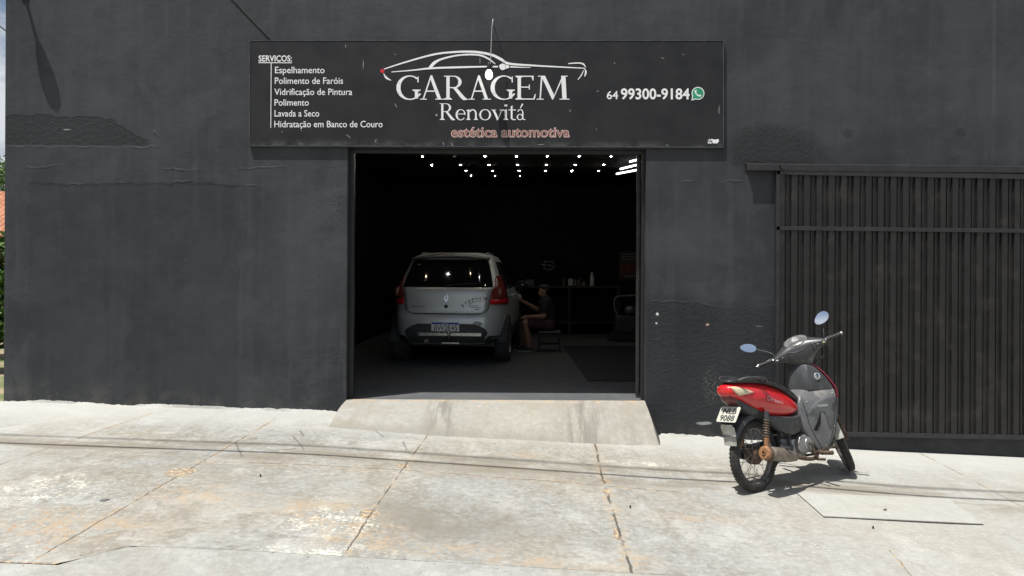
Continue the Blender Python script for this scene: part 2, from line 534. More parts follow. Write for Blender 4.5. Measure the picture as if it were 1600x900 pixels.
# ---- dark painted render of the facade
def wall_paint(name, plain=False):
    t = NT(name); ps = t.pos(); x, y, z = t.xyz(ps)
    wob = t.vm('MULTIPLY', t.vm('SUBTRACT', t.noise(ps, 4.5, 8, .66, color=True), (.5, .5, .5)), (.16, 0, .16))
    pw = t.vm('ADD', ps, wob); xw, _, zw = t.xyz(pw)
    big = t.noise(ps, .8, 6, .6)
    mid = t.noise(ps, 3.2, 7, .6)
    runs = t.noise(t.scale(ps, (6, 6, .35)), 1.5, 6, .6)
    brush = t.noise(t.scale(ps, (2, 2, 14)), 2.2, 6, .62)
    fine = t.noise(ps, 60, 6, .65)
    grit = t.noise(ps, 26, 7, .7)
    c = t.mix(t.ss(big, .36, .64), (.024, .0268, .0305), (.041, .0455, .050))
    c = t.mix(t.mul(t.ss(runs, .48, .68), .5), c, (.054, .059, .065))
    c = t.mix(t.mul(t.ss(mid, .52, .72), .35), c, (.058, .063, .067))
    c = t.mix(t.mul(t.ss(runs, .46, .3), .45), c, (.022, .023, .026))
    h = t.add(t.add(t.mul(mid, .5), t.mul(t.noise(ps, 1.6, 5, .55), .9)), t.add(t.mul(brush, .07), t.mul(fine, .08)))
    if not plain:
        up_ = t.ss(t.add(z, t.mul(big, .8)), .9, 3.4)
        c = t.mix(t.mul(up_, .30), c, (.058, .064, .070))
        cl_ = t.noise(ps, 1.7, 8, .66, .5)
        c = t.mix(t.mul(t.ss(cl_, .50, .62), .40), c, (.060, .065, .070))
        c = t.mix(t.mul(t.ss(cl_, .46, .36), .40), c, (.023, .0245, .027))
        def bx(a, b, s=.012):                        # pixels of two corners -> mask with a torn edge
            p, q = P(*a), P(*b)
            return t.box(xw, zw, min(p.x, q.x), max(p.x, q.x), min(p.z, q.z), max(p.z, q.z), s)
        # bare patch, upper left, with a torn upper lip
        sl = t.math('MULTIPLY_ADD', xw, -.30, -.30)
        pa = P(8, 175); pb = P(235, 229)
        A1 = t.mul(t.mul(t.ss(xw, pb.x - .06, pb.x + .02, 1, 0), t.ss(t.add(t.mul(z, .72), t.mul(zw, .28)), pb.z - .014, pb.z + .014)),
                   t.ss(t.sub(zw, t.math('MULTIPLY', t.ss(xw, pb.x - .55, pb.x + .05), -.26)), pa.z - .05, pa.z - .03, 1, 0))
        A2 = t.mul(t.blob(t.scale(pw, (1, 0, 1)), (P(1205, 235).x, 0, P(1205, 235).z), (.60, 1, .36), .55), t.ss(z, P(1200, 262).z, P(1200, 250).z))
        A3 = t.mul(t.ss(t.sub(zw, t.math('MULTIPLY', xw, -.05)), P(1100, 455).z + .09, P(1100, 490).z + .09), t.ss(x, DXA, DXA + .02))
        A4 = t.mul(bx((498, 300), (545, 360), .05), .7)
        A5 = t.mul(bx((470, 540), (545, 640), .06), .7)
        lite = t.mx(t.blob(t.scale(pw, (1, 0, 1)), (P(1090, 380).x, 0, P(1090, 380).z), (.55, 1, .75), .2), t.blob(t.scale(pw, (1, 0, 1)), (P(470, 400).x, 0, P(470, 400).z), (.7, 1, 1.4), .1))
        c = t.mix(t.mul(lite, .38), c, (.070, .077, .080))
        P0 = bx((46, 287), (372, 700), .02)
        rough = t.mx(t.mx(A1, A2), t.mx(A3, t.mx(A4, A5)))
        c = t.mix(t.mul(t.mx(A1, A2), .62), c, (.015, .016, .017))
        c = t.mix(t.mul(A3, .62), c, (.019, .0205, .0225))
        c = t.mix(t.mul(P0, .4), c, (.025, .0265, .029))
        h = t.sub(h, t.mul(t.mx(A1, t.mul(A3, .25)), .9))
        h = t.sub(h, t.mul(P0, .35))
        h = t.add(h, t.mul(rough, t.mul(grit, 1.1)))
        rid = None
        for pts, w in (([(10, 229), (240, 230), (390, 228)], .018), ([(30, 262), (130, 258), (330, 266), (545, 258)], .016), ([(46, 287), (350, 285), (480, 300)], .016),
                       ([(1020, 470), (1090, 474), (1150, 484), (1210, 480)], .02), ([(1020, 290), (1080, 282), (1160, 284)], .014), ([(1040, 640), (1120, 632), (1190, 645)], .016),
                       ([(1150, 496), (1212, 497)], .010), ([(240, 205), (262, 232), (285, 236)], .02)):
            for a, b in zip(pts[:-1], pts[1:]):
                s = t.seg(pw, P(*a), P(*b), w, .1)
                rid = s if rid is None else t.mx(rid, s)
        h = t.add(h, t.mul(t.mul(rid, t.ss(t.noise(ps, 2.6, 4, .6), .46, .70)), .5))
        discs = None
        for px, py in ((1165, 206), (1325, 208), (1501, 207)):
            s = t.blob(t.scale(t.vm('ADD', ps, t.scale(wob, (.2, 0, .2))), (1, 0, 1)), (P(px, py).x, 0, P(px, py).z), (.055, 1, .05), .85)
            discs = s if discs is None else t.mx(discs, s)
        c = t.mix(t.mul(discs, .5), c, (.020, .019, .021))
        bx0 = P(1553, 100).x
        band = t.mul(t.ss(t.math('ABSOLUTE', t.sub(x, bx0)), .03, .008), t.ss(z, 2.9, 3.1))
        c = t.mix(t.mul(band, .28), c, (.085, .09, .095))
        # flaked white specks, denser in a few places
        dens = None
        for px, py, rx, rz in ((1110, 610, .35, .45), (1050, 500, .1, .5), (1250, 190, .5, .15), (1500, 195, .3, .06), (525, 600, .12, .35), (100, 200, .5, .14), (300, 400, 2.5, 2), (1160, 640, .3, .3)):
            s = t.blob(t.scale(ps, (1, 0, 1)), (P(px, py).x, 0, P(px, py).z), (rx, 1, rz), .0)
            dens = s if dens is None else t.mx(dens, s)
        sp = t.ss(t.add(t.noise(ps, 34, 7, .75), t.mul(dens, .10)), .735, .765)
        c = t.mix(t.mul(sp, .8), c, (.33, .32, .30))
        for px, py, rx, rz, col, am in ((1106, 507, .022, .016, (.55, .33, .29), 1), (1100, 661, .10, .022, (.40, .42, .43), .75), (1027, 491, .018, .02, (.75, .75, .73), 1), (1026, 505, .012, .012, (.7, .7, .68), 1), (104, 203, .055, .008, (.3, .31, .31), .8), (1186, 510, .05, .006, (.2, .2, .2), .8), (215, 577, .02, .02, (.02, .02, .02), .9), (212, 562, .02, .01, (.02, .02, .02), .9)):
            s = t.blob(t.scale(t.vm('ADD', ps, t.scale(wob, (.3, 0, .15))), (1, 0, 1)), (P(px, py).x, 0, P(px, py).z), (rx, 1, rz), .5)
            c = t.mix(t.mul(s, am), c, col)
        sweat = t.mul(t.blob(t.scale(pw, (1, 0, 1)), (P(1112, 605).x, 0, P(1112, 605).z), (.13, 1, .26), .2), t.ss(t.noise(ps, 45, 6, .7), .5, .62))
        c = t.mix(t.mul(sweat, .6), c, (.22, .22, .20))
        # splashed dust just above the pavement
        foot = t.mul(t.ss(t.add(z, t.mul(x, .066)), -.05, -.32), t.ss(t.noise(ps, 5, 7, .65), .42, .62))
        c = t.mix(t.mul(foot, .30), c, (.14, .125, .105))
    return t.fin(c, t.ss(mid, .3, .7, .55, .75), 0, t.bump(h, .8, .011), Specular_IOR_Level=.3)
DXA = P(1009, 430).x
M_WALL = wall_paint('black_wall_paint')
M_WALLP = wall_paint('black_wall_paint_plain', True)
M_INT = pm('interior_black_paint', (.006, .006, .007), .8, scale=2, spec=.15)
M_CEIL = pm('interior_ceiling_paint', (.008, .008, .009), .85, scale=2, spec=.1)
def floor_mat():
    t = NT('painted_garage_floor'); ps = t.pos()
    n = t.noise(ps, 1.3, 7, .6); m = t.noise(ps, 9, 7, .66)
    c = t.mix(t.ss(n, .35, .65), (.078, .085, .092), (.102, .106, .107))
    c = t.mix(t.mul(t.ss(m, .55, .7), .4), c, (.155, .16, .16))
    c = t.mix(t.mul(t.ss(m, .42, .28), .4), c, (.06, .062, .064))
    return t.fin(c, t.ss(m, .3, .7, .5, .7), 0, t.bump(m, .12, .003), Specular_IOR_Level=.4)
M_FLOOR = floor_mat()
M_MAT = pm('floor_mat_rubber', (.012, .014, .022), .75, var=.25, scale=9, bump=.3, dirt=(.04, .04, .045), dirt_amt=.05)
def asphalt():
    t = NT('road_asphalt'); ps = t.pos()
    n = t.noise(ps, 90, 4, .7); m = t.noise(ps, .8, 6, .6)
    c = t.mix(t.ss(n, .35, .7), (.055, .054, .052), (.15, .145, .135))
    c = t.mix(t.mul(t.ss(m, .45, .7), .6), c, (.17, .15, .125))
    return t.fin(c, .9, 0, t.bump(n, .6, .006))
M_ROAD = asphalt()
def dirt_mat():
    t = NT('dry_earth'); ps = t.pos()
    n = t.noise(ps, 1.1, 8, .65); m = t.noise(ps, 20, 7, .7)
    c = t.mix(t.ss(n, .38, .62), (.33, .25, .17), (.12, .15, .05))
    c = t.mix(t.mul(t.ss(m, .5, .7), .5), c, (.45, .38, .30))
    return t.fin(c, .95, 0, t.bump(m, .6, .02))
M_DIRT = dirt_mat()
M_BLK = pm('black_gate_paint', (.0115, .011, .011), .45, var=.3, scale=5, dirt=(.040, .0345, .028), dirt_amt=.30, rvar=.12, bump=.05)
M_BLKF = pm('black_frame_paint', (.022, .022, .024), .45, var=.2, scale=8, dirt=(.12, .11, .10), dirt_amt=.05)

# ================================================================== ground
def strips(x0, x1, dx, yfun, zfun, ny):
    bm = B(); n = int(round((x1 - x0) / dx)); rows = []
    for i in range(n + 1):
        x = x0 + (x1 - x0) * i / n
        ya, yb = yfun(x)
        rows.append([bm.verts.new((x, ya + (yb - ya) * j / ny, zfun(x, ya + (yb - ya) * j / ny))) for j in range(ny + 1)])
    for i in range(n):
        for j in range(ny):
            bm.faces.new((rows[i][j], rows[i + 1][j], rows[i + 1][j + 1], rows[i][j + 1]))
    return bm
_fl = [PG(198, 853), PG(530, 876), PG(900, 893), PG(1050, 899)]
XK = PG(95, 880).x; YK = PG(95, 882).y
def front(x):
    """front line of the pavement: it steps back where the driveway is dropped"""
    a = _fl[0]; b = _fl[-1]
    yl = a.y + (b.y - a.y) * (x - a.x) / (b.x - a.x)
    if x > 5.2: return -3.35
    if x > a.x: return max(-3.5, min(-3.3, yl))
    if x < XK: return YK
    return YK + (a.y - YK) * (x - XK) / (a.x - XK)
struct(link('sidewalk', strips(-30, 30, .1, lambda x: (.02, front(x)), g, 24), M_WALK, smooth=True), 'worn pale concrete pavement with earth stains in front of the black garage')
def zroad(x, y=-4): return g(x, -3.7) - .16
def z_ap(x, y):
    f = front(x); e = YK - .30
    u = max(0, min(1, (f - y) / (f - e)))
    k = max(0, min(1, (x - XK) / .75)); k = k * k * (3 - 2 * k)
    return g(x, f) - .0012 + (zroad(x) + .0012 - g(x, f)) * (u ** 1.25) * k
bm = B()
for i in range(10):
    xa = XK + .09 * i; xb = xa + .09
    quad(bm, [(xa, YK - .30, z_ap(xa, YK - .30)), (xb, YK - .30, z_ap(xb, YK - .30)), (xb, YK - .30, zroad(xb) - .05), (xa, YK - .30, zroad(xa) - .05)])
struct(link('driveway_edge', bm, M_APRON), 'short concrete upstand where the apron meets the kerb')
struct(link('driveway', strips(XK, 12, .1, lambda x: (front(x), YK - .30), z_ap, 8), M_APRON, smooth=True), 'dropped concrete apron between pavement and road')
bm = B()
for i in range(60):
    x0 = -30 + i * (XK + 30) / 60; x1 = -30 + (i + 1) * (XK + 30) / 60
    r = [[(x, YK + .001, g(x, YK) - .004), (x, YK - .13, g(x, YK) - .018), (x, YK - .15, g(x, YK) - .04), (x, YK - .16, zroad(x) - .05)] for x in (x0, x1)]
    loft(bm, r, caps=False, closed=False)
struct(link('kerb', bm, M_APRON), 'low concrete kerb at the road edge')
struct(link('road', strips(-60, 60, .5, lambda x: (YK - .15, -13), lambda x, y: zroad(x), 4), M_ROAD, smooth=True), 'grey asphalt street')
struct(link('verge', strips(-60, 60, .5, lambda x: (-13, -60), lambda x, y: zroad(x) + .02, 4), M_DIRT, smooth=True), 'dry earth across the street')
bm = B()
nx = 24; ny = 24
vs = [[bm.verts.new((-5.49 - 130 * (i / nx) ** 2, -.02 + 160 * (j / ny) ** 2, base(-5.6 - 130 * (i / nx) ** 2) - .012)) for j in range(ny + 1)] for i in range(nx + 1)]
for i in range(nx):
    for j in range(ny): bm.faces.new((vs[i][j], vs[i + 1][j], vs[i + 1][j + 1], vs[i][j + 1]))
struct(link('ground', bm, M_DIRT, smooth=True), 'dry earth lot beside the building')
bm = B(); quad(bm, [(-900, -900, -1.4), (900, -900, -1.4), (900, 900, -1.4), (-900, 900, -1.4)])
struct(link('terrain', bm, M_DIRT), 'flat land out to the horizon')

# ================================================================== the garage building
XL, XR, ZT = P(7.5, 300).x, 9.0, 6.2
DX0, DX1 = P(542, 430).x, P(1009, 430).x
DZ = P(780, 231).z
GX0 = P(1216, 400).x; GZ1 = P(1400, 262).z
TH = .20
bld = thing('garage_building', 'black painted single storey garage workshop with rough patched render and wide doorway', 'building', (0, 0, 0))
bm = B()
def wallbox(x0, x1, z0, z1):
    # subdivided so that the texture relief shades evenly
    box(bm, x0, x1, 0, TH, z0, z1)
wallbox(XL, DX0, -1.0, DZ)
wallbox(DX1, GX0, -1.2, DZ)
box(bm, XL, GX0, 0, TH, DZ, ZT)
box(bm, GX0, XR, 0, TH, GZ1, ZT)
bmesh.ops.remove_doubles(bm, verts=bm.verts, dist=1e-5)
link('facade_wall', bm, M_WALL, bld)
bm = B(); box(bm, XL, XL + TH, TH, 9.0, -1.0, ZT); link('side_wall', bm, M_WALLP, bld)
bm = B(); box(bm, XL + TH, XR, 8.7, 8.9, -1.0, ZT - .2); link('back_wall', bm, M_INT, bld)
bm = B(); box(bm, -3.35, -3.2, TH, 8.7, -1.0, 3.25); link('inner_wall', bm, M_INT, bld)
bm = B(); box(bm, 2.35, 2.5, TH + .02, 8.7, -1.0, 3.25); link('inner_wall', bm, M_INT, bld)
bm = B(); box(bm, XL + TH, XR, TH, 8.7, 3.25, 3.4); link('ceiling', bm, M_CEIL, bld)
bm = B(); box(bm, XL - .05, XR + .05, -.0, 9.05, ZT, ZT + .12); link('roof', bm, M_WALLP, bld)
# inner faces of the front wall read black: thin lining behind the facade
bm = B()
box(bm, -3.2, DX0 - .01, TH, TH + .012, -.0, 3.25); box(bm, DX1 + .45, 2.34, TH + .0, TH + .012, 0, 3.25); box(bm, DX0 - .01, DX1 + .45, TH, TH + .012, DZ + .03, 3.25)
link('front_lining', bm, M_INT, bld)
# black painted sill under the gate
bm = B()
n = 40
for i in range(n):
    xa = GX0 + (XR - GX0) * i / n; xb = GX0 + (XR - GX0) * (i + 1) / n
    loft(bm, [[(x, -.012, g(x, 0) - .05), (x, -.012, P(1320, 681).z + .01 - .012 * (x - 3.3)), (x, .16, P(1320, 681).z + .01 - .012 * (x - 3.3)), (x, .16, g(x, 0) - .05)] for x in (xa, xb)], caps=False, closed=False)
link('gate_sill', bm, pm('black_sill_paint', (.020, .021, .023), .7, var=.2, scale=4, dirt=(.1, .09, .08), dirt_amt=.05), bld)

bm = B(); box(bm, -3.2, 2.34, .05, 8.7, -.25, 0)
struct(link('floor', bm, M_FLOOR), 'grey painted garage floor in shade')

# concrete ramp up to the doorway
bm = B()
f0, f1 = PG(513, 668), PG(1030, 697)
tops = []
NU, NV = 110, 18; jit = random.Random(8); wob_ = 0.0
bot_px = [(513, 668), (590, 674), (665, 680), (800, 687), (940, 694), (1030, 697)]
bots = [PG(*q) for q in bot_px]
def foot(u):
    x = f0.x + (f1.x - f0.x) * u
    for a, b in zip(bots[:-1], bots[1:]):
        if x <= b.x + 1e-6:
            s = (x - a.x) / (b.x - a.x); return Vector((x, a.y + (b.y - a.y) * s, 0))
    return Vector((x, bots[-1].y, 0))
rows = []
for i in range(NU + 1):
    u = i / NU
    wob_ = .75 * wob_ + jit.uniform(-.009, .009); ft = foot(u); ft.y += wob_; xt = DX0 + (DX1 - DX0) * u
    ch = jit.choice((0, 0, 0, 0, .012, .025)); col = [bm.verts.new((xt, .05, .003)), bm.verts.new((xt, .0 - ch, .002 - ch * .35))]
    for j in range(1, NV + 1):
        v = j / NV
        x = xt + (ft.x - xt) * v; yy = ft.y * v
        zz = jit.uniform(-.0022, .0022) + (0.0) * (1 - v) + (g(ft.x, ft.y) - .004) * v + .035 * math.sin(math.pi * v) * (1 - .4 * v)
        col.append(bm.verts.new((x, yy, zz)))
    rows.append(col)
for i in range(NU):
    for j in range(NV + 1):
        bm.faces.new((rows[i][j], rows[i + 1][j], rows[i + 1][j + 1], rows[i][j + 1]))
for col, sgn in ((rows[-1], 1), (rows[0], -1)):           # closed flanks
    for jj, (a, b) in enumerate(zip(col[1:-1], col[2:])):
        d = (.02 + .12 * (1 - jj / NV)) if sgn > 0 else -.005
        q = [a.co.copy(), b.co.copy()]
        lo = [bm.verts.new((p.x + d, p.y * .98 + .0, g(p.x + d, p.y) - .01)) for p in q]
        try: bm.faces.new((a, b, lo[1], lo[0]))
        except ValueError: pass
struct(mods(link('entrance_ramp', bm, M_RAMP, smooth=True, angle=50)), 'short concrete ramp rising from the pavement to the garage doorway')

# ragged mortar fillet where the pavement meets the walls
def fillet(x0, x1, seed):
    rnd_ = random.Random(seed); rings_ = []; x_ = x0; h_ = .012; d_ = .02
    while x_ < x1:
        h_ = min(.030, max(.002, h_ + rnd_.uniform(-.006, .006))); d_ = min(.05, max(.008, d_ + rnd_.uniform(-.008, .008)))
        rings_.append([(x_, .004, g(x_, 0) - .02), (x_, -.001, g(x_, 0) + h_), (x_, -d_ * .5, g(x_, 0) + h_ * .45), (x_, -d_, g(x_, -d_) - .002)])
        x_ += .02
    return loft(B(), rings_, caps=False, closed=False)
struct(link('mortar_strip', fillet(XL + .01, DX0 - .06, 4), M_WALK, smooth=True), 'ragged strip of mortar along the foot of the wall')
struct(link('mortar_strip', fillet(DX1 + .16, GX0 + .02, 5), M_WALK, smooth=True), 'ragged strip of mortar along the foot of the pier')

# concrete cover slab in the pavement
cv = [PG(1246, 772), PG(1287, 808), PG(1535, 820), PG(1482, 781)]
root = thing('utility_cover', 'pale rectangular concrete cover slab set in the pavement right of the motorcycle', 'cover', tuple(sum(cv, Vector()) / 4))
bm = B()
cen = sum(cv, Vector()) / 4
top = [Vector((p.x, p.y, g(p.x, p.y) + .012)) for p in cv]
bo = [Vector((p.x, p.y, g(p.x, p.y) - .05)) for p in cv]
loft(bm, [bo, top])
o = mods(link('slab', local(bm, root), M_COVER, root), bevel=.006)
gap = NT('gap_dirt'); gap.fin((.035, .03, .025), .95)
bm = B()
for a, b in zip(cv, cv[1:] + cv[:1]):
    d = (b - a).normalized(); nrm = Vector((d.y, -d.x, 0))
    if (a + b - 2 * cen).dot(nrm) < 0: nrm = -nrm
    w = .011 if (a.y + b.y) / 2 < cen.y - .05 and abs(d.x) > abs(d.y) else .004
    pts = [a - d * .006, b + d * .006, b + d * .006 + nrm * w, a - d * .006 + nrm * w]
    quad(bm, [(p.x, p.y, g(p.x, p.y) + .004) for p in pts])
link('seam', local(bm, root), gap.m, root)
bm = B()                                                 # worn letters pressed into the slab: only traces are left
random.seed(3)
for i in range(9):
    a = PG(1361 + i * 5.4, 791 + i * .55); b = PG(1364 + i * 5.4 + random.uniform(-1, 1), 795.2 + i * .5)
    for s in range(1):
        p = a + Vector((.012 * s, .006 * s, 0)); q = b + Vector((.012 * s + .008, 0, 0))
        d = (q - p).normalized(); nr = Vector((d.y, -d.x, 0)) * .003
        quad(bm, [(c.x, c.y, g(c.x, c.y) + .0165) for c in (p - nr, q - nr, q + nr, p + nr)])
wl = pm('worn_letter_stain', (.36, .34, .29), .9, var=.3, scale=40)
link('lettering', local(bm, root), wl, root)
# ================================================================== sliding gate on the right
root = thing('sliding_gate', 'wide black corrugated steel gate hung from a rail, right of the doorway', 'gate', (GX0, -.1, 0))
GX0 = P(1213, 400, -.1).x
def gz(px, py): return P(px, py, -.1).z
SLG = -.0135                                             # the gate hangs a little out of level
def gtop(x): return gz(1400, 266) + SLG * (x - P(1400, 266, -.1).x)
def gmid(x): return gz(1400, 357) + SLG * (x - P(1400, 357, -.1).x) * .4
def gbot(x): return gz(1400, 683) + SLG * (x - P(1400, 683, -.1).x)
GXR = 8.6
def corr(z0f, z1f, name, y0):
    bm = B(); x = GX0 + .05; prof = []
    k = 0
    while x < GXR:
        pitch = .128; jx = random.uniform(-.003, .003)
        for dx, dy in ((0, -.014), (.044, -.014), (.052, .010), (.068, .010), (.073, .001), (.084, .001), (.089, .012), (.112, .012), (.120, -.014)):
            if dx < .1201: prof.append((x + dx + jx, y0 + dy + random.uniform(-.001, .001)))
        x += pitch; k += 1
    a = [bm.verts.new((px_, py_, z0f(px_))) for px_, py_ in prof]
    b = [bm.verts.new((px_, py_, z1f(px_))) for px_, py_ in prof]
    for i in range(len(prof) - 1): bm.faces.new((a[i], a[i + 1], b[i + 1], b[i]))
    o = link(name, local(bm, root), M_BLK, root)
    return mods(o, solid=.002)
corr(lambda x: gmid(x) + .01, lambda x: gtop(x) - .06, 'upper_panel', -.045)
corr(lambda x: gbot(x) + .03, lambda x: gmid(x) - .03, 'lower_panel', -.045)
def bar(name, zf, h, y0, y1, x0=GX0 + .01, mat=M_BLKF):
    bm = B()
    loft(bm, [[(x, y0, zf(x) - h / 2), (x, y1, zf(x) - h / 2), (x, y1, zf(x) + h / 2), (x, y0, zf(x) + h / 2)] for x in (x0, GXR)])
    return mods(link(name, local(bm, root), mat, root), bevel=.003)
bar('frame_rail', lambda x: gtop(x) - .035, .055, -.068, -.018)
bar('frame_rail', lambda x: gmid(x) - .008, .042, -.068, -.018)
bar('frame_rail', lambda x: gbot(x) + .012, .045, -.068, -.018)
bm = B(); box(bm, GX0 + .008, GX0 + .048, -.068, -.018, gbot(GX0), gtop(GX0) - .01); mods(link('frame_stile', local(bm, root), M_BLKF, root), bevel=.003)
# hanging rail, open underneath
bm = B()
rx0 = P(1168, 258, -.1).x
def rz(x): return gz(1168, 254) + (gz(1600, 258) - gz(1168, 254)) / (P(1600, 258, -.1).x - rx0) * (x - rx0)
loft(bm, [[(x, .0, rz(x)), (x, -.066, rz(x) - .004), (x, -.072, rz(x) - .010), (x, -.072, rz(x) - .075), (x, -.065, rz(x) - .075), (x, -.065, rz(x) - .012), (x, -.006, rz(x) - .010), (x, -.006, rz(x) - .078), (x, -.0, rz(x) - .078)] for x in (rx0, 9.0)])
mods(link('hanging_rail', local(bm, root), M_BLKF, root), bevel=.002)
bm = B(); lathe(bm, [(.0, -.012), (.034, -.012), (.036, 0), (.034, .012), (0, .012)], 20, Matrix.Translation((P(1227, 258, -.14).x, -.10, rz(P(1227, 258).x) - .035)) @ Matrix.Rotation(R(90), 4, 'X'))
link('roller', local(bm, root), M_BLKF, root, True)
bm = B()                                                  # light behind the gaps is blocked by the yard wall
box(bm, GX0 + .02, 8.9, .6, .62, -1, 2.9)
yard = tag(link('yard_partition', bm, M_INT), 'black partition standing directly behind the corrugated gate', 'wall')

# ================================================================== the steel doorway leaf and frame
root = thing('doorway_frame', 'narrow black steel frame lining the open doorway, chipped at the right edge', 'door frame', (DX1, TH, 0))
bm = B(); box(bm, DX0 + .002, DX0 + .045, .10, .16, .004, DZ - .002); mods(link('jamb', local(bm, root), M_BLKF, root), bevel=.003)
bm = B(); box(bm, DX1 - .028, DX1 - .002, .10, .16, .004, DZ - .002); mods(link('jamb', local(bm, root), M_BLKF, root), bevel=.003)
bm = B(); box(bm, DX0 + .047, DX1 - .03, .10, .16, DZ - .045, DZ - .002); mods(link('head', local(bm, root), M_BLKF, root), bevel=.003)
leafroot = thing('sliding_door_leaf', 'folded black steel door leaf standing open at the right edge of the doorway', 'door', (DX1 - .1, .25, 0))
M_LEAF = pm('leaf_steel', (.035, .034, .033), .45, var=.3, scale=6, dirt=(.20, .185, .165), dirt_amt=.16)
lx0 = P(994, 500, .24).x
bm = B(); box(bm, lx0, lx0 + .035, .24, .28, .012, 2.66); mods(link('stile', local(bm, leafroot), M_LEAF, leafroot), bevel=.004)
bm = B(); box(bm, lx0 + .095, lx0 + .5, .24, .28, .012, 2.66); mods(link('stile', local(bm, leafroot), M_LEAF, leafroot), bevel=.004)
bm = B(); box(bm, lx0 + .035, lx0 + .095, .262, .27, .05, 2.62); link('panel', local(bm, leafroot), M_BLKF, leafroot)
for z in (.012, 1.36, 2.2, 2.62):
    bm = B(); box(bm, lx0 + .035, lx0 + .095, .242, .276, z, z + .035); link('crossbar', local(bm, leafroot), M_LEAF, leafroot)
bm = B(); box(bm, lx0 + .05, lx0 + .085, .228, .241, .98, 1.13, .004); link('lock', local(bm, leafroot), pm('worn_steel', (.30, .29, .28), .4, .6), leafroot)

# ================================================================== sign board
SY = -.026
_c = [P(389, 62.5, SY), P(1131, 62.5, SY), P(1131, 231, SY), P(389, 228.5, SY)]     # corners, clockwise from upper left
SZ0 = _c[3].z
def board(bm, u0, u1, v0, v1, ya, yb):
    """box over part of the board; u, v in metres inward from the left / top (negative: from the right / bottom)"""
    W_, H_ = (_c[1] - _c[0]).length, (_c[3] - _c[0]).length
    u0, u1 = [(q / W_ if q >= 0 else 1 + q / W_) for q in (u0, u1 if u1 else -1e-9)]
    v0, v1 = [(q / H_ if q >= 0 else 1 + q / H_) for q in (v0, v1 if v1 else -1e-9)]
    def at(u, v, y):
        p = (_c[0] * (1 - u) + _c[1] * u) * (1 - v) + (_c[3] * (1 - u) + _c[2] * u) * v
        return (p.x, y, p.z)
    loft(bm, [[at(u0, v0, y), at(u1, v0, y), at(u1, v1, y), at(u0, v1, y)] for y in (ya, yb)])
root = thing('sign_board', 'long black workshop sign board with white lettering and car outline above the doorway', 'sign', ((_c[0].x + _c[1].x) / 2, -.001, SZ0))
def sgn():
    t = NT('sign_vinyl'); ps = t.pos(); n = t.noise(ps, 3, 6, .6)
    c = t.mix(t.ss(n, .35, .65), (.015, .0155, .0175), (.020, .0208, .0232))
    scr = t.ss(t.noise(t.scale(ps, (40, 1, 6)), 1.0, 3, .5), .80, .83)
    c = t.mix(t.mul(scr, .6), c, (.3, .3, .3))
    sp = t.ss(t.voro(ps, 2.3), .028, .016)
    c = t.mix(t.mul(sp, t.ss(t.noise(ps, 1.2, 2, .5), .5, .56)), c, (.45, .45, .45))
    dust = t.mul(t.ss(t.xyz(ps)[2], SZ0 + .10, SZ0), t.ss(t.noise(ps, 7, 6, .65), .4, .65))
    c = t.mix(t.mul(dust, .5), c, (.14, .14, .135))
    return t.fin(c, t.ss(n, .3, .7, .45, .6), 0, Specular_IOR_Level=.3)
M_SIGN = sgn()
M_TRIM = pm('sign_trim', (.07, .075, .08), .35, .3, var=.3, scale=10, dirt=(.3, .3, .3), dirt_amt=.1)
bm = B()
board(bm, 0, 0, 0, .01, SY - .003, -.001); board(bm, 0, 0, -.01, 0, SY - .003, -.001)
board(bm, 0, .01, .01, -.01, SY - .003, -.001); board(bm, -.01, 0, .01, -.01, SY - .003, -.001)
bm_trim = bm
M_WHITE = pm('sign_white_vinyl', (.86, .88, .88), .5, var=.06, scale=30, dirt=(.35, .35, .35), dirt_amt=.05)
M_GREY2 = pm('sign_white_thin', (.86, .87, .88), .5, var=.1, scale=60)
M_RED = pm('sign_red_vinyl', (.55, .02, .03), .5)
M_PINK = pm('sign_pink_vinyl', (.66, .47, .42), .5)
M_DRED = pm('sign_dark_red_vinyl', (.21, .045, .035), .5)
M_GREEN = pm('sign_green_vinyl', (.02, .30, .16), .5)
SQ = SY - .0015
def S(px, py, k=0):                                       # sign pixel -> point on the board
    p = P(px, py, SQ); p.y = SQ - .0004 * k
    return p
def T(s, x0, x1, base_y, cap, name='lettering', mat=None, bold=0.0, k=0, flat=0.0):
    bm = B()
    text_fit(bm, s, lambda x, y: S(x, base_y + flat * (x - x0) / (x1 - x0) - y, k), x0, x1, 0, cap, bold)
    return link(name, local(bm, root), mat or M_WHITE, root)
T('SERVIÇOS:', 404, 456, 95.8, 9.0, bold=.018)
for s, x0, x1, by in (('Espelhamento', 429.7, 507, 114.3), ('Polimento de Faróis', 429.4, 536, 131), ('Vidrificação de Pintura', 428.7, 550.3, 148.4),
                      ('Polimento', 429, 482.6, 165), ('Lavada a Seco', 429, 498.8, 182), ('Hidratação em Banco de Couro', 428.7, 597.8, 198.8)):
    T(s, x0, x1, by, 9.9, mat=M_GREY2, bold=.004)
bm = B()
quad(bm, [S(404, 97.2), S(456, 97.4), S(456, 98.7), S(404, 98.5)]); quad(bm, [S(423.2, 98.8), S(424.3, 98.8), S(423.6, 199.8), S(422.6, 199.8)])
link('rule_line', local(bm, root), M_GREY2, root)
T('64', 948, 965.8, 154.7, 12.2, bold=.012)
T('99300-9184', 970, 1077.5, 154.7, 16.0, bold=.022)
# two-layer outlined script line
T('estética automotiva', 704.7, 890.2, 214.0, 15.4, mat=M_PINK, bold=.030, k=0)
T('estética automotiva', 706.2, 888.7, 213.4, 14.5, mat=M_DRED, bold=-.012, k=2)

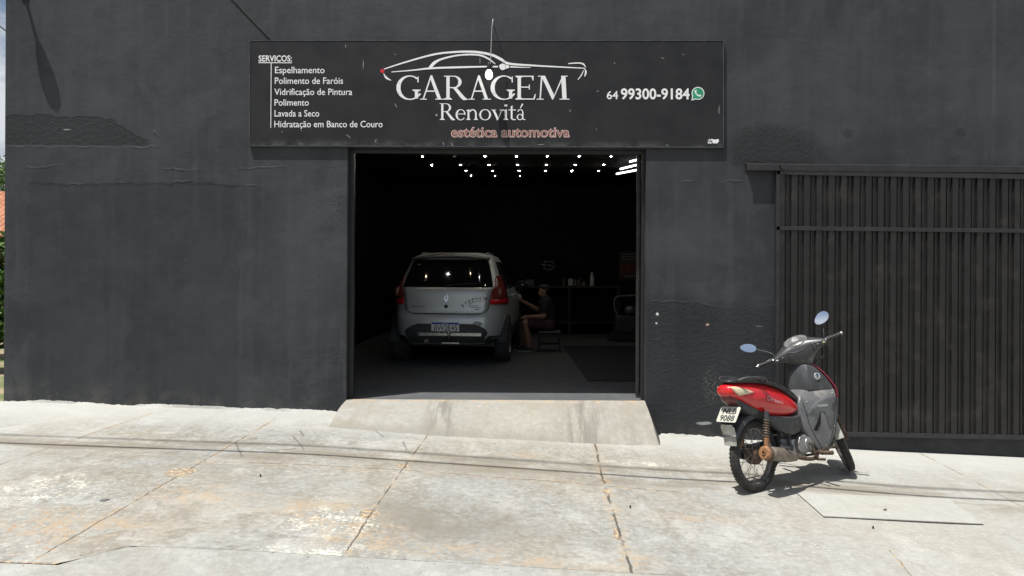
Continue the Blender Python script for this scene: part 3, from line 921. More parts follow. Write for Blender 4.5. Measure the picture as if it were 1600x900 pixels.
# ---- strokes of varying width on the board
def stroke(bm, pts, ws, k=0, n=7):
    path = smoothpath([Vector((a, b, 0)) for a, b in pts], n)
    m = len(path); ww = []
    for i in range(m):
        f = i / (m - 1) * (len(ws) - 1); j = min(int(f), len(ws) - 2)
        ww.append(ws[j] + (ws[j + 1] - ws[j]) * (f - j))
    L, Rr = [], []
    for i, p in enumerate(path):
        d = (path[min(i + 1, m - 1)] - path[max(i - 1, 0)]).normalized(); nn = Vector((-d.y, d.x, 0))
        L.append(bm.verts.new(S(*(p + nn * ww[i] / 2).xy, k))); Rr.append(bm.verts.new(S(*(p - nn * ww[i] / 2).xy, k)))
    for i in range(m - 1): bm.faces.new((L[i], L[i + 1], Rr[i + 1], Rr[i]))
def Z(x, y): return (580 + .21875 * x, 60 + .21875 * y)
bm = B()
def zs(pts, ws, k=0): stroke(bm, [Z(*p) for p in pts], [w * .21875 for w in ws], k)
zs([(92, 219), (250, 168), (450, 114), (600, 97), (720, 95), (800, 104), (870, 121), (930, 151), (985, 180), (1150, 193), (1350, 204), (1525, 213)], [7, 11, 13, 14, 15, 17, 18, 19, 16, 12, 9, 6], 0)
zs([(418, 212), (450, 176), (500, 149), (600, 124), (700, 115), (780, 121), (840, 147), (888, 184)], [20, 22, 14, 11, 12, 13, 12, 4], 1)
zs([(145, 240), (300, 227), (420, 214), (600, 207), (835, 201)], [5, 9, 13, 14, 10], 2)
zs([(868, 202), (906, 202)], [10, 10], 2)
zs([(993, 203), (1060, 206), (1140, 208)], [11, 7, 3], 2)
zs([(1408, 180), (1480, 176), (1515, 184), (1533, 208)], [7, 9, 11, 3], 3)
zs([(1524, 214), (1533, 240), (1525, 272)], [3, 13, 7], 4)
zs([(1518, 226), (1502, 262), (1476, 296)], [3, 8, 4], 5)
zs([(88, 250), (108, 281), (143, 300)], [3, 15, 3], 0)
prism(bm, [Z(*q) for q in ((914, 192), (934, 179), (986, 194), (986, 209), (936, 228), (918, 215))], lambda a, b, w: S(a, b, 3), 0)
link('car_outline', local(bm, root), M_WHITE, root)
bm = B()
st = []
for i in range(18):
    a = 2 * math.pi * i / 18; r = 18 if i % 2 == 0 else 13
    st.append(Z(80 + r * math.cos(a), 232 + r * math.sin(a)))
prism(bm, st, lambda a, b, w: S(a, b, 1), 0)
link('tail_light_mark', local(bm, root), M_RED, root)

bm = B(); board(bm, .01, -.01, .01, -.01, SY, -.001); random.seed(21)
for (a0, b0, a1, b1) in ((568, 94, 567.5, 108), (617, 162, 620, 168), (541, 210, 548, 216), (588, 217, 586, 223), (692, 222, 694, 227), (705, 223, 708, 229), (470, 203, 471, 205), (617, 84, 618, 86), (750, 90, 750, 100), (1067, 84, 1068, 86), (1124, 165, 1123.5, 178), (932, 143, 936, 142), (932, 201, 932, 203), (469, 224, 470.5, 225.5), (1041, 226, 1044, 228), (840, 226, 850, 225.5), (833, 229, 842, 228.8), (960, 97, 961, 100), (1033, 90, 1038, 92), (890, 171, 891, 175), (440, 205, 441, 207), (746, 205, 746, 215), (540, 70, 540.5, 74)):
    nf = set(bm.faces); stroke(bm, [(a0, b0), ((a0 + a1) / 2 + random.uniform(-.4, .4), (b0 + b1) / 2), (a1, b1)], [.5, 1.1, .5], .2, 3)
    for f_ in set(bm.faces) - nf: f_.material_index = 1
link('panel', local(bm, root), [M_SIGN, pm('bare_metal_scratch', (.30, .31, .31), .5)], root)
bm = bm_trim
for u in (.04, .27, .5, .73, .96):
    for v in (.03, .97):
        q_ = (_c[0] * (1 - u) + _c[1] * u) * (1 - v) + (_c[3] * (1 - u) + _c[2] * u) * v
        lathe(bm, [(.007, 0), (.006, .003), (0, .0035)], 10, Matrix.Translation((q_.x, SY - .0005, q_.z)) @ Matrix.Rotation(R(90), 4, 'X'))
link('edge_trim', local(bm, root), M_TRIM, root)

# ---- serif letters drawn stroke by stroke: unit square, baseline 0, capital height 1
def serif(ch):
    """list of polygons for one letter"""
    out = []
    def poly(*p): out.append(list(p))
    def bowl(cx, cy, rx, ry, a0, a1, tk, th_, n=26, ix=0):
        """crescent stroke of an ellipse: thick tk at the sides, th_ at top and bottom"""
        o, i_ = [], []
        for k in range(n + 1):
            a = R(a0 + (a1 - a0) * k / n)
            o.append((cx + rx * math.cos(a), cy + ry * math.sin(a)))
            i_.append((cx + ix + (rx - tk) * math.cos(a), cy + (ry - th_) * math.sin(a)))
        for k in range(n): poly(o[k], o[k + 1], i_[k + 1], i_[k])
    def stem(x, w, y0, y1, s0=True, s1=True, sw=.09, sh=.035):
        poly((x, y0), (x + w, y0), (x + w, y1), (x, y1))
        for on, y, d in ((s0, y0, 1), (s1, y1, -1)):
            if on: poly((x - sw, y), (x + w + sw, y), (x + w + sw * .9, y + d * sh), (x + w, y + d * (sh + .05)), (x, y + d * (sh + .05)), (x - sw * .9, y + d * sh))
    def slab(xa, xb, y, h=.035): poly((xa, y), (xb, y), (xb, y + h), (xa, y + h))
    if ch == 'G':
        bowl(.52, .5, .50, .515, 50, 308, .135, .05, 44, .02)
        poly((.82, .72), (.86, .72), (.86, .97), (.83, .97), (.81, .88))
        stem(.72, .12, .04, .42, False, True, .10)
        bowl(.52, .5, .50, .515, 308, 330, .10, .05, 5, .02)
    elif ch == 'A':
        poly((.06, 0), (.115, 0), (.43, .93), (.46, 1.02), (.40, 1.02))
        poly((.40, 1.02), (.47, 1.02), (.86, 0), (.71, 0), (.395, .86))
        slab(.19, .64, .33, .05); slab(-.04, .24, 0); slab(.60, .98, 0)
    elif ch == 'R':
        stem(.12, .12, 0, 1, True, False)
        slab(.03, .45, .965); bowl(.40, .74, .28, .26, -90, 90, .12, .045, 20, -.0)
        slab(.24, .42, .48, .045)
        poly((.36, .49), (.50, .49), (.80, .10), (.92, .0), (.76, -.03), (.66, .05))
    elif ch == 'E':
        stem(.12, .125, 0, 1, True, True)
        slab(.2, .70, .955, .045); slab(.2, .56, .50, .045); slab(.2, .74, 0, .045)
        poly((.68, .80), (.71, .80), (.72, 1.0), (.64, .97)); poly((.54, .42), (.575, .42), (.575, .63), (.54, .63)); poly((.70, .03), (.76, 0), (.80, .23), (.77, .23))
    elif ch == 'M':
        poly((.09, 0), (.13, 0), (.19, 1), (.14, 1)); slab(.0, .22, 0); slab(.04, .22, .965)
        poly((.14, 1), (.27, 1), (.56, .20), (.52, .0), (.50, .0)); poly((.505, 0), (.53, 0), (.88, 1), (.83, 1))
        poly((.79, 1), (.93, 1), (.97, 0), (.83, 0)); slab(.74, 1.06, 0); slab(.80, 1.0, .965)
    elif ch == 'e':
        bowl(.5, .31, .46, .335, 40, 322, .15, .045, 40, .03)
        bowl(.5, .31, .46, .335, 0, 40, .13, .045, 8, .0); slab(.12, .95, .335, .04)
    elif ch == 'n':
        stem(.12, .15, 0, .60, True, False, .1); poly((-.02, .58), (.12, .60), (.27, .66), (.27, .55), (.12, .52))
        bowl(.55, .36, .34, .29, 0, 150, .14, .07, 18); stem(.745, .145, 0, .37, True, False, .1)
    elif ch == 'o':
        bowl(.5, .31, .48, .335, 0, 360, .15, .045, 48)
    elif ch == 'v':
        poly((.05, .60), (.24, .60), (.56, .12), (.50, -.02), (.44, -.02)); poly((.46, -.02), (.52, -.02), (.90, .60), (.82, .60))
        slab(-.05, .36, .585); slab(.66, 1.02, .585)
    elif ch == 'i':
        stem(.36, .32, 0, .60, True, False, .22); poly((.05, .58), (.36, .60), (.68, .66), (.68, .55), (.36, .52))
        bowl(.52, .87, .24, .075, 0, 360, .235, .074, 20)
    elif ch == 't':
        stem(.30, .22, .10, .80, False, False); poly((.30, .80), (.52, .88), (.52, .70), (.30, .62)); slab(.02, .95, .575, .05)
        bowl(.70, .13, .40, .15, 180, 310, .22, .06, 14)
    elif ch == 'á':
        bowl(.36, .17, .35, .185, 20, 330, .14, .045, 30); bowl(.40, .45, .33, .20, 10, 165, .13, .05, 18)
        stem(.60, .14, .07, .47, False, False); bowl(.82, .09, .22, .10, 180, 320, .12, .05, 12)
        poly((.36, .72), (.45, .71), (.72, .94), (.60, 1.0))
    return out
def word(letters, base_y, cap, name):
    bm = B(); kk = 0
    for ch, x0, x1 in letters:
        ps = serif(ch); xs = [p[0] for q in ps for p in q]; a, b = min(xs), max(xs)
        for i, q in enumerate(ps):
            prism(bm, [(x0 + (p[0] - a) / (b - a) * (x1 - x0), base_y - p[1] * cap) for p in q], lambda u, v, w, i=i: S(u, v, (i % 9) * .35), 0)
    return link(name, local(bm, root), M_WHITE, root)
word([('G', 619.4, 657.9), ('A', 656.4, 694.2), ('R', 693.6, 731.5), ('A', 732, 767.2), ('G', 766.5, 805), ('E', 805, 837.2), ('M', 838.6, 889.8)], 155.6, 37.2, 'large_lettering')
word([('R', 687, 711.4), ('e', 711.9, 727.7), ('n', 728, 746.8), ('o', 748.8, 767.2), ('v', 767.6, 787.2), ('i', 785.6, 794.2), ('t', 794.6, 806.2), ('á', 807.4, 821.4)], 187.3, 25.8, 'lettering')
# speech-bubble phone mark
def disc(bm, cx_, cy_, r, k, n=32):
    prism(bm, [(cx_ + r * math.cos(2 * math.pi * i / n), cy_ + r * math.sin(2 * math.pi * i / n)) for i in range(n)], lambda a, b, w: S(a, b, k), 0)
bm = B(); disc(bm, 1090.6, 145.8, 10.0, 0); prism(bm, [(1080.3, 157.2), (1081.6, 150), (1088, 155)], lambda a, b, w: S(a, b, .3), 0); link('phone_mark_rim', local(bm, root), M_WHITE, root)
bm = B(); disc(bm, 1090.6, 145.8, 8.7, 1); prism(bm, [(1082.0, 155.4), (1082.9, 150), (1087, 153.4)], lambda a, b, w: S(a, b, 1.3), 0); link('phone_mark', local(bm, root), M_GREEN, root)
bm = B(); stroke(bm, [(1086.6, 141.8), (1087.0, 145.2), (1090.2, 148.8), (1094.4, 149.8)], [3.2, 1.8, 1.8, 3.2], 2)
stroke(bm, [(1086.0, 142.8), (1088.3, 141.2)], [2.6, 2.2], 2.5); stroke(bm, [(1093.0, 150.6), (1095.2, 148.4)], [2.6, 2.2], 2.5); link('handset_mark', local(bm, root), M_WHITE, root)
# sign maker's mark, lower right: the photograph shows two hooks and a blunt blob
bm = B()
def q(x, y): return (1090 + x * .04, 200 + y * .04)
for pts in (((400, 490), (430, 490), (430, 570), (450, 570), (460, 540), (520, 540), (560, 600), (500, 605), (485, 565), (470, 605), (405, 605)), ((430, 425), (460, 425), (475, 470), (510, 470), (525, 425), (560, 425), (540, 500), (450, 500)),
            ((550, 425), (640, 450), (740, 450), (780, 425), (835, 460), (830, 520), (770, 600), (600, 600), (570, 545))):
    prism(bm, [q(*p) for p in pts], lambda a, b, w: S(a, b, 1), 0)
link('maker_mark', local(bm, root), M_GREY2, root)

# ================================================================== bulb on its rod
BY = -.14
bt = P(771, 38, -.02); be = P(766.5, 100, BY); bc = P(764, 114.5, BY)
root = thing('hanging_bulb', 'bare white light bulb hanging from a thin bent rod in front of the sign', 'light bulb', tuple(bt))
M_ROD = pm('rod_metal', (.50, .51, .52), .4, .5, var=.3, scale=60)
bm = B(); tube(bm, smoothpath([(bt.x, 0.0, bt.z + .0), (bt.x, -.07, bt.z + .02), (bt.x - .0, BY + .02, bt.z + .015), (be.x + .012, BY, bt.z - .08), (be.x + .006, BY, (be.z + bt.z) / 2), (be.x, BY, be.z)], 5), .0042, 8)
link('rod', local(bm, root), M_ROD, root, True)
bm = B(); lathe(bm, [(.0, .075), (.012, .075), (.021, .055), (.023, .03), (.021, .0), (0, .0)], 18, Matrix.Translation((bc.x, BY, bc.z + .035)))
link('socket', local(bm, root), pm('black_bakelite', (.015, .015, .015), .4), root, True)
bm = B(); lathe(bm, [(.0, -.062), (.018, -.058), (.034, -.040), (.039, -.018), (.036, .006), (.026, .028), (.018, .037), (0, .037)], 22, Matrix.Translation((bc.x, BY, bc.z - .003)))
link('bulb', local(bm, root), emit('bulb_glow', (1, .98, .94), 2.2), root, True, 180)

# small wall lamp above the frame: only its shadow shows, upper left
root = thing('wall_lamp', 'small dark wall lamp on a short arm high on the left corner of the facade', 'lamp', (-5.29, 0, 4.19))
bm = B(); tube(bm, [(0, 0, 0), (0, -.12, .005)], .018, 10); lathe(bm, [(0, 0), (.045, 0), (.04, .012), (0, .014)], 16, Matrix.Rotation(R(90), 4, 'X')); link('bracket', bm, M_BLKF, root)
bm = B(); lathe(bm, [(.022, .0), (.055, .06), (.082, .15), (.085, .22), (.06, .285), (.0, .315)], 20, Matrix.Translation((0, -.10, .01)) @ Matrix.Diagonal((1, .5, .45, 1)) @ Matrix.Rotation(R(90), 4, 'X')); link('lamp_head', bm, M_BLKF, root, True)

# thin dark tube added on the wall in place of a slanting cable shadow
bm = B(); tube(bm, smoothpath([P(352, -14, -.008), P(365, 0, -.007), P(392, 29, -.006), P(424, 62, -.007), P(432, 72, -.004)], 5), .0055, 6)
tag(link('cable_shadow_line', bm, M_BLKF, smooth=True), 'thin dark line added as a cable shadow slanting down the wall to the sign', 'cable')

# overhead wires along the street: their shadows cross the pavement
def wire(z, shad, rad, label):
    a, b = [PG(*q_) for q_ in shad]
    d = (b - a); a2 = a - d * 1.2; b2 = b + d * 1.2
    pts = []
    for i in range(25):
        u = i / 24; p = a2 + (b2 - a2) * u
        gx = p.x; gz_ = g(p.x, p.y)
        pts.append(Vector((p.x - SUN_DIR.x * (z - gz_), p.y - SUN_DIR.y * (z - gz_), z)))
    bm = B(); tube(bm, pts, rad, 8)
    o = link('overhead_wire', bm, pm('wire_rubber', (.02, .02, .02), .6), smooth=True)
    return tag(o, label, 'wire', 'wires over the street')
wire(3.62, ((0, 692), (1600, 783)), .0165, 'thick black wire strung low along the street above the pavement')
wire(8.2, ((0, 679), (1600, 770)), .016, 'thin black wire strung high along the street above the pavement')

# ================================================================== inside the garage
def warm(i): return i
M_LW = emit('warm_led', (1.0, .78, .50), 250.0)
M_LC = emit('cool_led', (.93, .97, 1.0), 250.0)
M_LD = emit('dim_led', (.8, .85, .9), .25)
M_TRW = pm('fitting_white', (.10, .10, .10), .5)
rows_ = [(244.3, [(660, 'w'), (710, 'd'), (758, 'w'), (807, 'c'), (855, 'w'), (905, 'c'), (955, 'w')], 3.8, 'nearest'),
         (232.0, [(606, 'w'), (662, 'c'), (718, 'w'), (774, 'c'), (830, 'w'), (886, 'c'), (942, 'w')], 2.72, 'hidden row reflected in the car window'),
         (257.6, [(674.5, 'w'), (719.5, 'c'), (764, 'w'), (808.5, 'c'), (853.5, 'w'), (898.5, 'c'), (943.5, 'w')], 4.9, 'second'),
         (267.0, [(728.3, 'c'), (770, 'w'), (811, 'c'), (852.4, 'w'), (893.6, 'c'), (935.6, 'w')], 5.9, 'third'),
         (274.2, [(736, 'c'), (774, 'c'), (812, 'c'), (851, 'c'), (889.3, 'c'), (928, 'w')], 6.95, 'farthest')]
ordn = ['first', 'second', 'third', 'fourth', 'fifth', 'sixth', 'seventh']
first = {}
for py, cols, y, rn in rows_:
    for i, (px, k) in enumerate(cols):
        p = P(px, py, y)
        lab = ('%s ceiling downlight, %s from left in the %s row inside' if not rn.startswith('hidden') else '%s ceiling downlight, %s from left in the %s') % ({'w': 'small warm', 'c': 'small cool white' if not rn.startswith('hidden') else 'small white', 'd': 'dim unlit'}[k], ordn[i], rn)
        if k not in first:
            r_ = thing('ceiling_downlight', lab, 'ceiling light', tuple(p), group='downlights on the garage ceiling')
            bm = B(); lathe(bm, [(.015, .0), (.034, .0), (.034, .022), (.0, .03)], 18); link('fitting', bm, M_TRW, r_)
            bm = B(); lathe(bm, [(.0, -.009), (.008, -.007), (.0133, .0), (.0, .004)], 14); link('lens', bm, {'w': M_LW, 'c': M_LC, 'd': M_LD}[k], r_, True)
            bm = B(); tube(bm, [(0, 0, .028), (0, 0, 3.25 - p.z + .0)], .006, 6); link('stem', bm, M_TRW, r_)
            first[k] = r_
        else:
            s_ = first[k]; r_ = s_.copy(); COL.objects.link(r_); r_.location = p; r_['label'] = lab
            for ch in s_.children:
                c_ = ch.copy(); COL.objects.link(c_); c_.parent = r_
                if ch.name.startswith('stem'): c_.scale = (1, 1, (3.25 - p.z - .028) / (3.25 - s_.location.z - .028)); c_.location.z = .028 * (1 - c_.scale.z)
M_TUBE = emit('tube_glow', (.93, .98, 1.0), 3.2)
def led_tube(a, b, y0, y1, lab):
    p, q_ = P(a[0], a[1], y0), P(b[0], b[1], y1)
    d = (q_ - p); q_ = p + d * 3.0
    r_ = thing('tube_light', lab, 'tube light', tuple(p), group='tube lights in the garage')
    bm = B(); tube(bm, [p, q_], .016, 10); link('tube', local(bm, r_), M_TUBE, r_, True)
    bm = B()
    for e, s in ((p, 1), (q_, -1)):
        bm = B(); tube(bm, [e - d.normalized() * .03 * s, e + d.normalized() * .002 * s], .019, 10); link('end_cap', local(bm, r_), M_TRW, r_)
    bm = B(); m_ = (p + q_) / 2; tube(bm, [m_ + Vector((0, 0, .016)), Vector((m_.x, m_.y, 3.25))], .008, 6); link('hanger', local(bm, r_), M_TRW, r_)
led_tube((984.5, 252.5), (996, 249.6), 4.3, 3.95, 'bright white tube light, nearest and topmost of the three at right')
led_tube((969.5, 264), (996, 257.4), 5.2, 4.7, 'bright white tube light, middle one of the three at right')
led_tube((963.5, 271.6), (996, 265.4), 5.8, 5.2, 'bright white tube light, lowest and farthest of the three at right')
p = P(965.5, 274.6, 6.95)
s_ = first['c']; r_ = s_.copy(); COL.objects.link(r_); r_.location = p; r_['label'] = 'small cool white ceiling downlight just below the tube lights, last in the farthest row'
for ch in s_.children:
    c_ = ch.copy(); COL.objects.link(c_); c_.parent = r_

# floor mat
m0 = P(919, 594.5, 1.45); 
bm = B(); box(bm, .70, 2.3, 1.42, 5.75, .003, .013); bmesh.ops.transform(bm, matrix=Matrix.Rotation(R(.0), 4, 'Z'), verts=bm.verts)
for v in bm.verts:
    if v.co.x < 1: v.co.x = .705 - (v.co.y - 1.42) * .03
tag(mods(link('floor_mat', bm, M_MAT), bevel=.003), 'large flat black rubber mat on the garage floor at right', 'mat')

# workbench against the back wall with bottles
WY = 8.15
root = thing('workbench', 'dark workbench along the back wall of the garage', 'workbench', (.9, WY, 0))
M_DK = pm('dark_wood', (.012, .011, .011), .6)
bt_z = P(890, 446.5, WY).z
bm = B(); box(bm, -.35, 1.95, WY - .02, WY + .5, bt_z - .05, bt_z); mods(link('top', local(bm, root), M_DK, root), bevel=.005)
for x in (-.3, .8, 1.84):
    bm = B(); box(bm, x, x + .06, WY, WY + .06, 0, bt_z - .05); link('leg', local(bm, root), M_DK, root)
bm = B(); box(bm, -.3, 1.9, WY + .02, WY + .45, .25, .28); link('shelf', local(bm, root), M_DK, root)
def bottle(px, h, r, col, lab, spray=False, name='bottle'):
    p = P(px, 446.5, WY + .12)
    r_ = thing(name, lab, 'bottle', (p.x, p.y, bt_z), group='bottles on the workbench')
    m = pm(name + '_plastic', col, .4)
    bm = B(); lathe(bm, [(0, 0), (r, 0), (r, h * .62), (r * .9, h * .72), (r * .38, h * .82), (r * .38, h * .88), (0, h * .88)], 18); link('bottle_body', bm, m, r_, True)
    if spray:
        bm = B(); box(bm, -.035, .02, -.011, .011, h * .9, h, .004); box(bm, -.03, -.022, -.006, .006, h * .78, h * .9); link('trigger', bm, m, r_)
    else:
        bm = B(); lathe(bm, [(0, h * .88), (r * .42, h * .88), (r * .42, h), (0, h)], 14); link('cap', bm, pm('cap_plastic', tuple(c * .5 for c in col), .4), r_)
bottle(925, .29, .045, (.55, .55, .53), 'tall white spray bottle at the right end of the workbench', True, 'spray_bottle')
bottle(881, .17, .04, (.05, .05, .05), 'short black bottle at the left of the workbench')
bottle(899, .15, .035, (.12, .13, .12), 'small grey bottle right of the white carton on the workbench')
bottle(904.5, .17, .035, (.10, .08, .05), 'small brown bottle near the middle of the workbench')
bottle(912, .10, .045, (.16, .14, .08), 'squat yellowish jar left of the white spray bottle')
bm = B(); p = P(891.5, 446, WY + .1); box(bm, p.x - .052, p.x + .052, WY + .1, WY + .17, bt_z + .002, bt_z + .15, .004); box(bm, p.x - .003, p.x + .003, WY + .0975, WY + .0995, bt_z + .01, bt_z + .145)
tag(link('carton', bm, pm('carton_card', (.42, .42, .40), .7)), 'white twin-sided carton standing among bottles on the workbench', 'box')
bm = B(); p = P(828, 446, WY + .1); box(bm, p.x - .09, p.x + .09, WY + .1, WY + .25, bt_z + .002, bt_z + .13, .006); box(bm, p.x - .03, p.x + .03, WY + .097, WY + .0985, bt_z + .03, bt_z + .1)
tag(link('storage_box', bm, pm('blue_grey_box', (.05, .075, .09), .5)), 'dull blue storage box on the workbench behind the seated man', 'box')

# badge painted on the back wall: shield outline, its band of letters is only a blur in the photograph
root = thing('wall_emblem', 'faint grey shield shaped emblem on the black back wall', 'emblem', tuple(P(858, 414, 8.69)))
bm = B()
def E_(x, y): return P(830 + x / 22.5, 395 + y / 22.5, 8.688)
def es(pts, w):
    for a, b in zip(pts[:-1], pts[1:]):
        d = Vector((b[0] - a[0], b[1] - a[1])).normalized(); n_ = Vector((-d.y, d.x)) * w / 2
        quad(bm, [E_(a[0] + n_.x, a[1] + n_.y), E_(b[0] + n_.x, b[1] + n_.y), E_(b[0] - n_.x, b[1] - n_.y), E_(a[0] - n_.x, a[1] - n_.y)])
es([(475, 380), (455, 305), (620, 312), (785, 325), (770, 385)], 34); es([(455, 470), (445, 540), (580, 605), (745, 565), (755, 490)], 34)
es([(360, 400), (440, 425), (520, 430)], 46); es([(585, 400), (600, 440), (740, 450)], 40); es([(795, 420), (815, 470), (850, 490)], 26)
link('outline', local(bm, root), pm('emblem_grey', (.16, .16, .16), .6), root)

# poster and pressure washer at right
root = thing('poster', 'dark wall poster with red and pale print behind the door leaf', 'poster', tuple(P(985, 405, 8.68)))
def PX(a, b): p = P(a, b, 8.685); return p
def rect(bm, a, b, c, d, k):
    p, q_ = P(a, b, 8.69), P(c, d, 8.69)
    box(bm, p.x, q_.x, 8.685 - k * .003, 8.688 - k * .003, q_.z, p.z)
bm = B(); rect(bm, 968, 393, 996, 437, 0); link('sheet', local(bm, root), pm('poster_dark', (.02, .018, .018), .5), root)
bm = B()
for yy in (396.5, 400.5, 404.5): rect(bm, 971, yy, 994, yy + 1.6, 1)
rect(bm, 976, 430, 994, 433, 1); link('print_line', local(bm, root), pm('poster_pale', (.14, .12, .12), .5), root)
bm = B(); rect(bm, 970, 411, 994, 428, 1); link('picture', local(bm, root), pm('poster_red', (.09, .012, .010), .5, var=.7, scale=9), root)
pw0 = P(977, 520, 6.8); 
root = thing('pressure_washer', 'dark wheeled pressure washer with pale curved handle in the right rear corner', 'pressure washer', (pw0.x, 6.8, 0))
M_PWB = pm('washer_body', (.025, .026, .028), .5)
bm = B(); box(bm, -.22, .30, -.16, .16, .16, .52, .05); mods(link('motor_housing', bm, M_PWB, root), bevel=.01)
bm = B(); tube(bm, smoothpath([(-.16, 0, .5), (-.22, 0, .70), (-.18, 0, .86), (.02, 0, .89), (.3, 0, .9)], 5), .016, 10); link('handle', bm, pm('handle_grey', (.16, .16, .16), .5), root, True)
bm = B(); sphere(bm, (.08, -.1, .62), (.12, .1, .09)); link('pump', bm, pm('pump_metal', (.13, .14, .14), .4, .5), root, True)
for x in (-.16, .22):
    bm = B(); lathe(bm, [(0, -.03), (.11, -.03), (.12, 0), (.11, .03), (0, .03)], 24, Matrix.Translation((x, -.18, .122)) @ Matrix.Rotation(R(90), 4, 'X')); link('wheel', bm, pm('black_rubber', (.015, .015, .015), .8), root, True)
bm = B(); tube(bm, smoothpath([(.1, -.2, .6), (-.2, -.3, .3), (-.35, -.1, .05), (-.1, .2, .02)], 6), .012, 8); link('hose', bm, pm('black_rubber_hose', (.02, .02, .02), .5), root, True)
# ================================================================== the hatchback in the garage
M_SILV = pm('silver_car_paint', (.66, .70, .70), .34, .30, var=.03, scale=1.5, coat=.3, rvar=.03)
M_TRIMB = pm('black_car_plastic', (.022, .024, .025), .6, var=.2, scale=12)
M_GLASS = pm('dark_car_glass', (.008, .009, .010), .05, var=.1, scale=2, spec=.6, rvar=.02)
M_LAMP = pm('red_lamp_lens', (.70, .02, .025), .15, var=.15, scale=20, coat=.5)
M_LAMPD = pm('smoked_lamp_lens', (.24, .045, .035), .15, var=.2, scale=20, coat=.5)
M_CHROME = pm('chrome', (.75, .76, .77), .15, 1.0, var=.05)
M_RUB = pm('tyre_rubber', (.034, .034, .034), .85, var=.2, scale=20, bump=.2, dirt=(.13, .115, .095), dirt_amt=.12)
M_STEEL = pm('brushed_steel', (.52, .53, .53), .32, .9, var=.1, scale=20)
M_ALLOY = pm('alloy_rim', (.32, .33, .34), .35, .8, var=.1)
CARP = P(696, 500, 2.86)
car = thing('parked_car', 'silver grey five-door hatchback parked nose-in inside the dark garage', 'car', (CARP.x, 2.86, 0), (0, 0, R(-2.6)))
def itp(tab, z):
    if z <= tab[0][0]: return tab[0][1]
    for a, b in zip(tab[:-1], tab[1:]):
        if z <= b[0]:
            t = (z - a[0]) / (b[0] - a[0]); return a[1] + (b[1] - a[1]) * t
    return tab[-1][1]
TW = [(.30, .79), (.40, .835), (.55, .86), (.75, .868), (.95, .862), (1.05, .845), (1.12, .825), (1.25, .765), (1.40, .70), (1.52, .645), (1.58, .60), (1.62, .52), (1.645, .35)]
TR_ = [(.30, .10), (.38, .03), (.45, .005), (.60, 0), (.70, .015), (.75, .05), (.79, .062), (1.0, .08), (1.10, .105), (1.16, .15), (1.30, .26), (1.45, .38), (1.54, .47), (1.58, .55), (1.62, .75), (1.645, 1.1)]
TF = [(.30, 3.92), (.50, 4.02), (.70, 3.98), (.85, 3.85), (.95, 3.45), (1.02, 3.05), (1.12, 2.82), (1.30, 2.55), (1.45, 2.30), (1.54, 2.10), (1.58, 1.95), (1.62, 1.75), (1.645, 1.5)]
def ringpt(z, a):
    w, yr, yf = itp(TW, z), itp(TR_, z), itp(TF, z)
    n = 5.2
    ca, sa = math.cos(a), math.sin(a)
    x = math.copysign(abs(ca) ** (2 / n), ca) * w
    y = (yr + yf) / 2 + math.copysign(abs(sa) ** (2 / n), sa) * (yf - yr) / 2
    return (x, y, z)
def rear_y(x, z, o=0.0):
    """rear skin of the car at (x, z), pushed out by o"""
    w, yr, yf = itp(TW, z), itp(TR_, z), itp(TF, z)
    n = 5.2; q_ = min(.9995, abs(x) / w)
    return (yr + yf) / 2 - (1 - q_ ** n) ** (1 / n) * (yf - yr) / 2 - o
def side_x(y, z, o=0.0):
    w, yr, yf = itp(TW, z), itp(TR_, z), itp(TF, z)
    n = 5.2; q_ = min(.9995, abs(y - (yr + yf) / 2) / ((yf - yr) / 2))
    return w * (1 - q_ ** n) ** (1 / n) + o
zs_ = [.30, .34, .38, .42, .48, .55, .62, .70, .73, .75, .77, .79, .85, .92, 1.0, 1.05, 1.10, 1.13, 1.16, 1.2, 1.25, 1.3, 1.38, 1.45, 1.5, 1.54, 1.56, 1.58, 1.60, 1.62, 1.635, 1.645]
bm = B()
loft(bm, [[ringpt(z, 2 * math.pi * (k + .5) / 96) for k in range(96)] for z in zs_])
# wheel arches cut into the flanks
body = link('body', bm, M_SILV, car, True, 180)
def patch(bm, rows, nx=14, o=.004, th=.0, fy=None):
    """sheet over the rear skin: rows of (z, x left, x right)"""
    fine = []
    for a, b in zip(rows[:-1], rows[1:]):
        m = max(1, int(abs(b[0] - a[0]) / .03))
        for i in range(m):
            t = i / m; fine.append(tuple(a[j] + (b[j] - a[j]) * t for j in range(3)))
    fine.append(rows[-1])
    vs = []
    for z, xl, xr in fine:
        vs.append([bm.verts.new((xl + (xr - xl) * i / nx, rear_y(xl + (xr - xl) * i / nx, z, o), z)) for i in range(nx + 1)])
    for i in range(len(vs) - 1):
        for j in range(nx): bm.faces.new((vs[i][j], vs[i][j + 1], vs[i + 1][j + 1], vs[i + 1][j]))
    return bm
# tailgate: a dark seam line sheet with the lid lying proud of it
lid = [(.745, -.44, .44), (.755, -.52, .52), (.775, -.575, .575), (.82, -.60, .60), (.95, -.615, .615), (1.08, -.645, .645), (1.115, -.655, .655)]
bm = B(); patch(bm, [(z - (.012 if i == 0 else 0), a - .012, b + .012) for i, (z, a, b) in enumerate(lid)], 20, .003); link('tailgate_seam', bm, M_TRIMB, car)
bm = B(); patch(bm, lid, 20, .010); gate_ = mods(link('tailgate', bm, M_SILV, car, True), solid=.008, off=1)
rw = [(1.105, -.655, .655), (1.13, -.66, .66), (1.25, -.635, .635), (1.40, -.595, .595), (1.50, -.565, .565), (1.525, -.53, .53)]
bm = B(); patch(bm, rw, 20, .008); link('rear_window', bm, M_GLASS, car, True)
bm = B(); patch(bm, [(1.10, -.5, .5), (1.108, -.66, .66), (1.118, -.66, .66)], 16, .012); link('window_trim', bm, M_TRIMB, car)
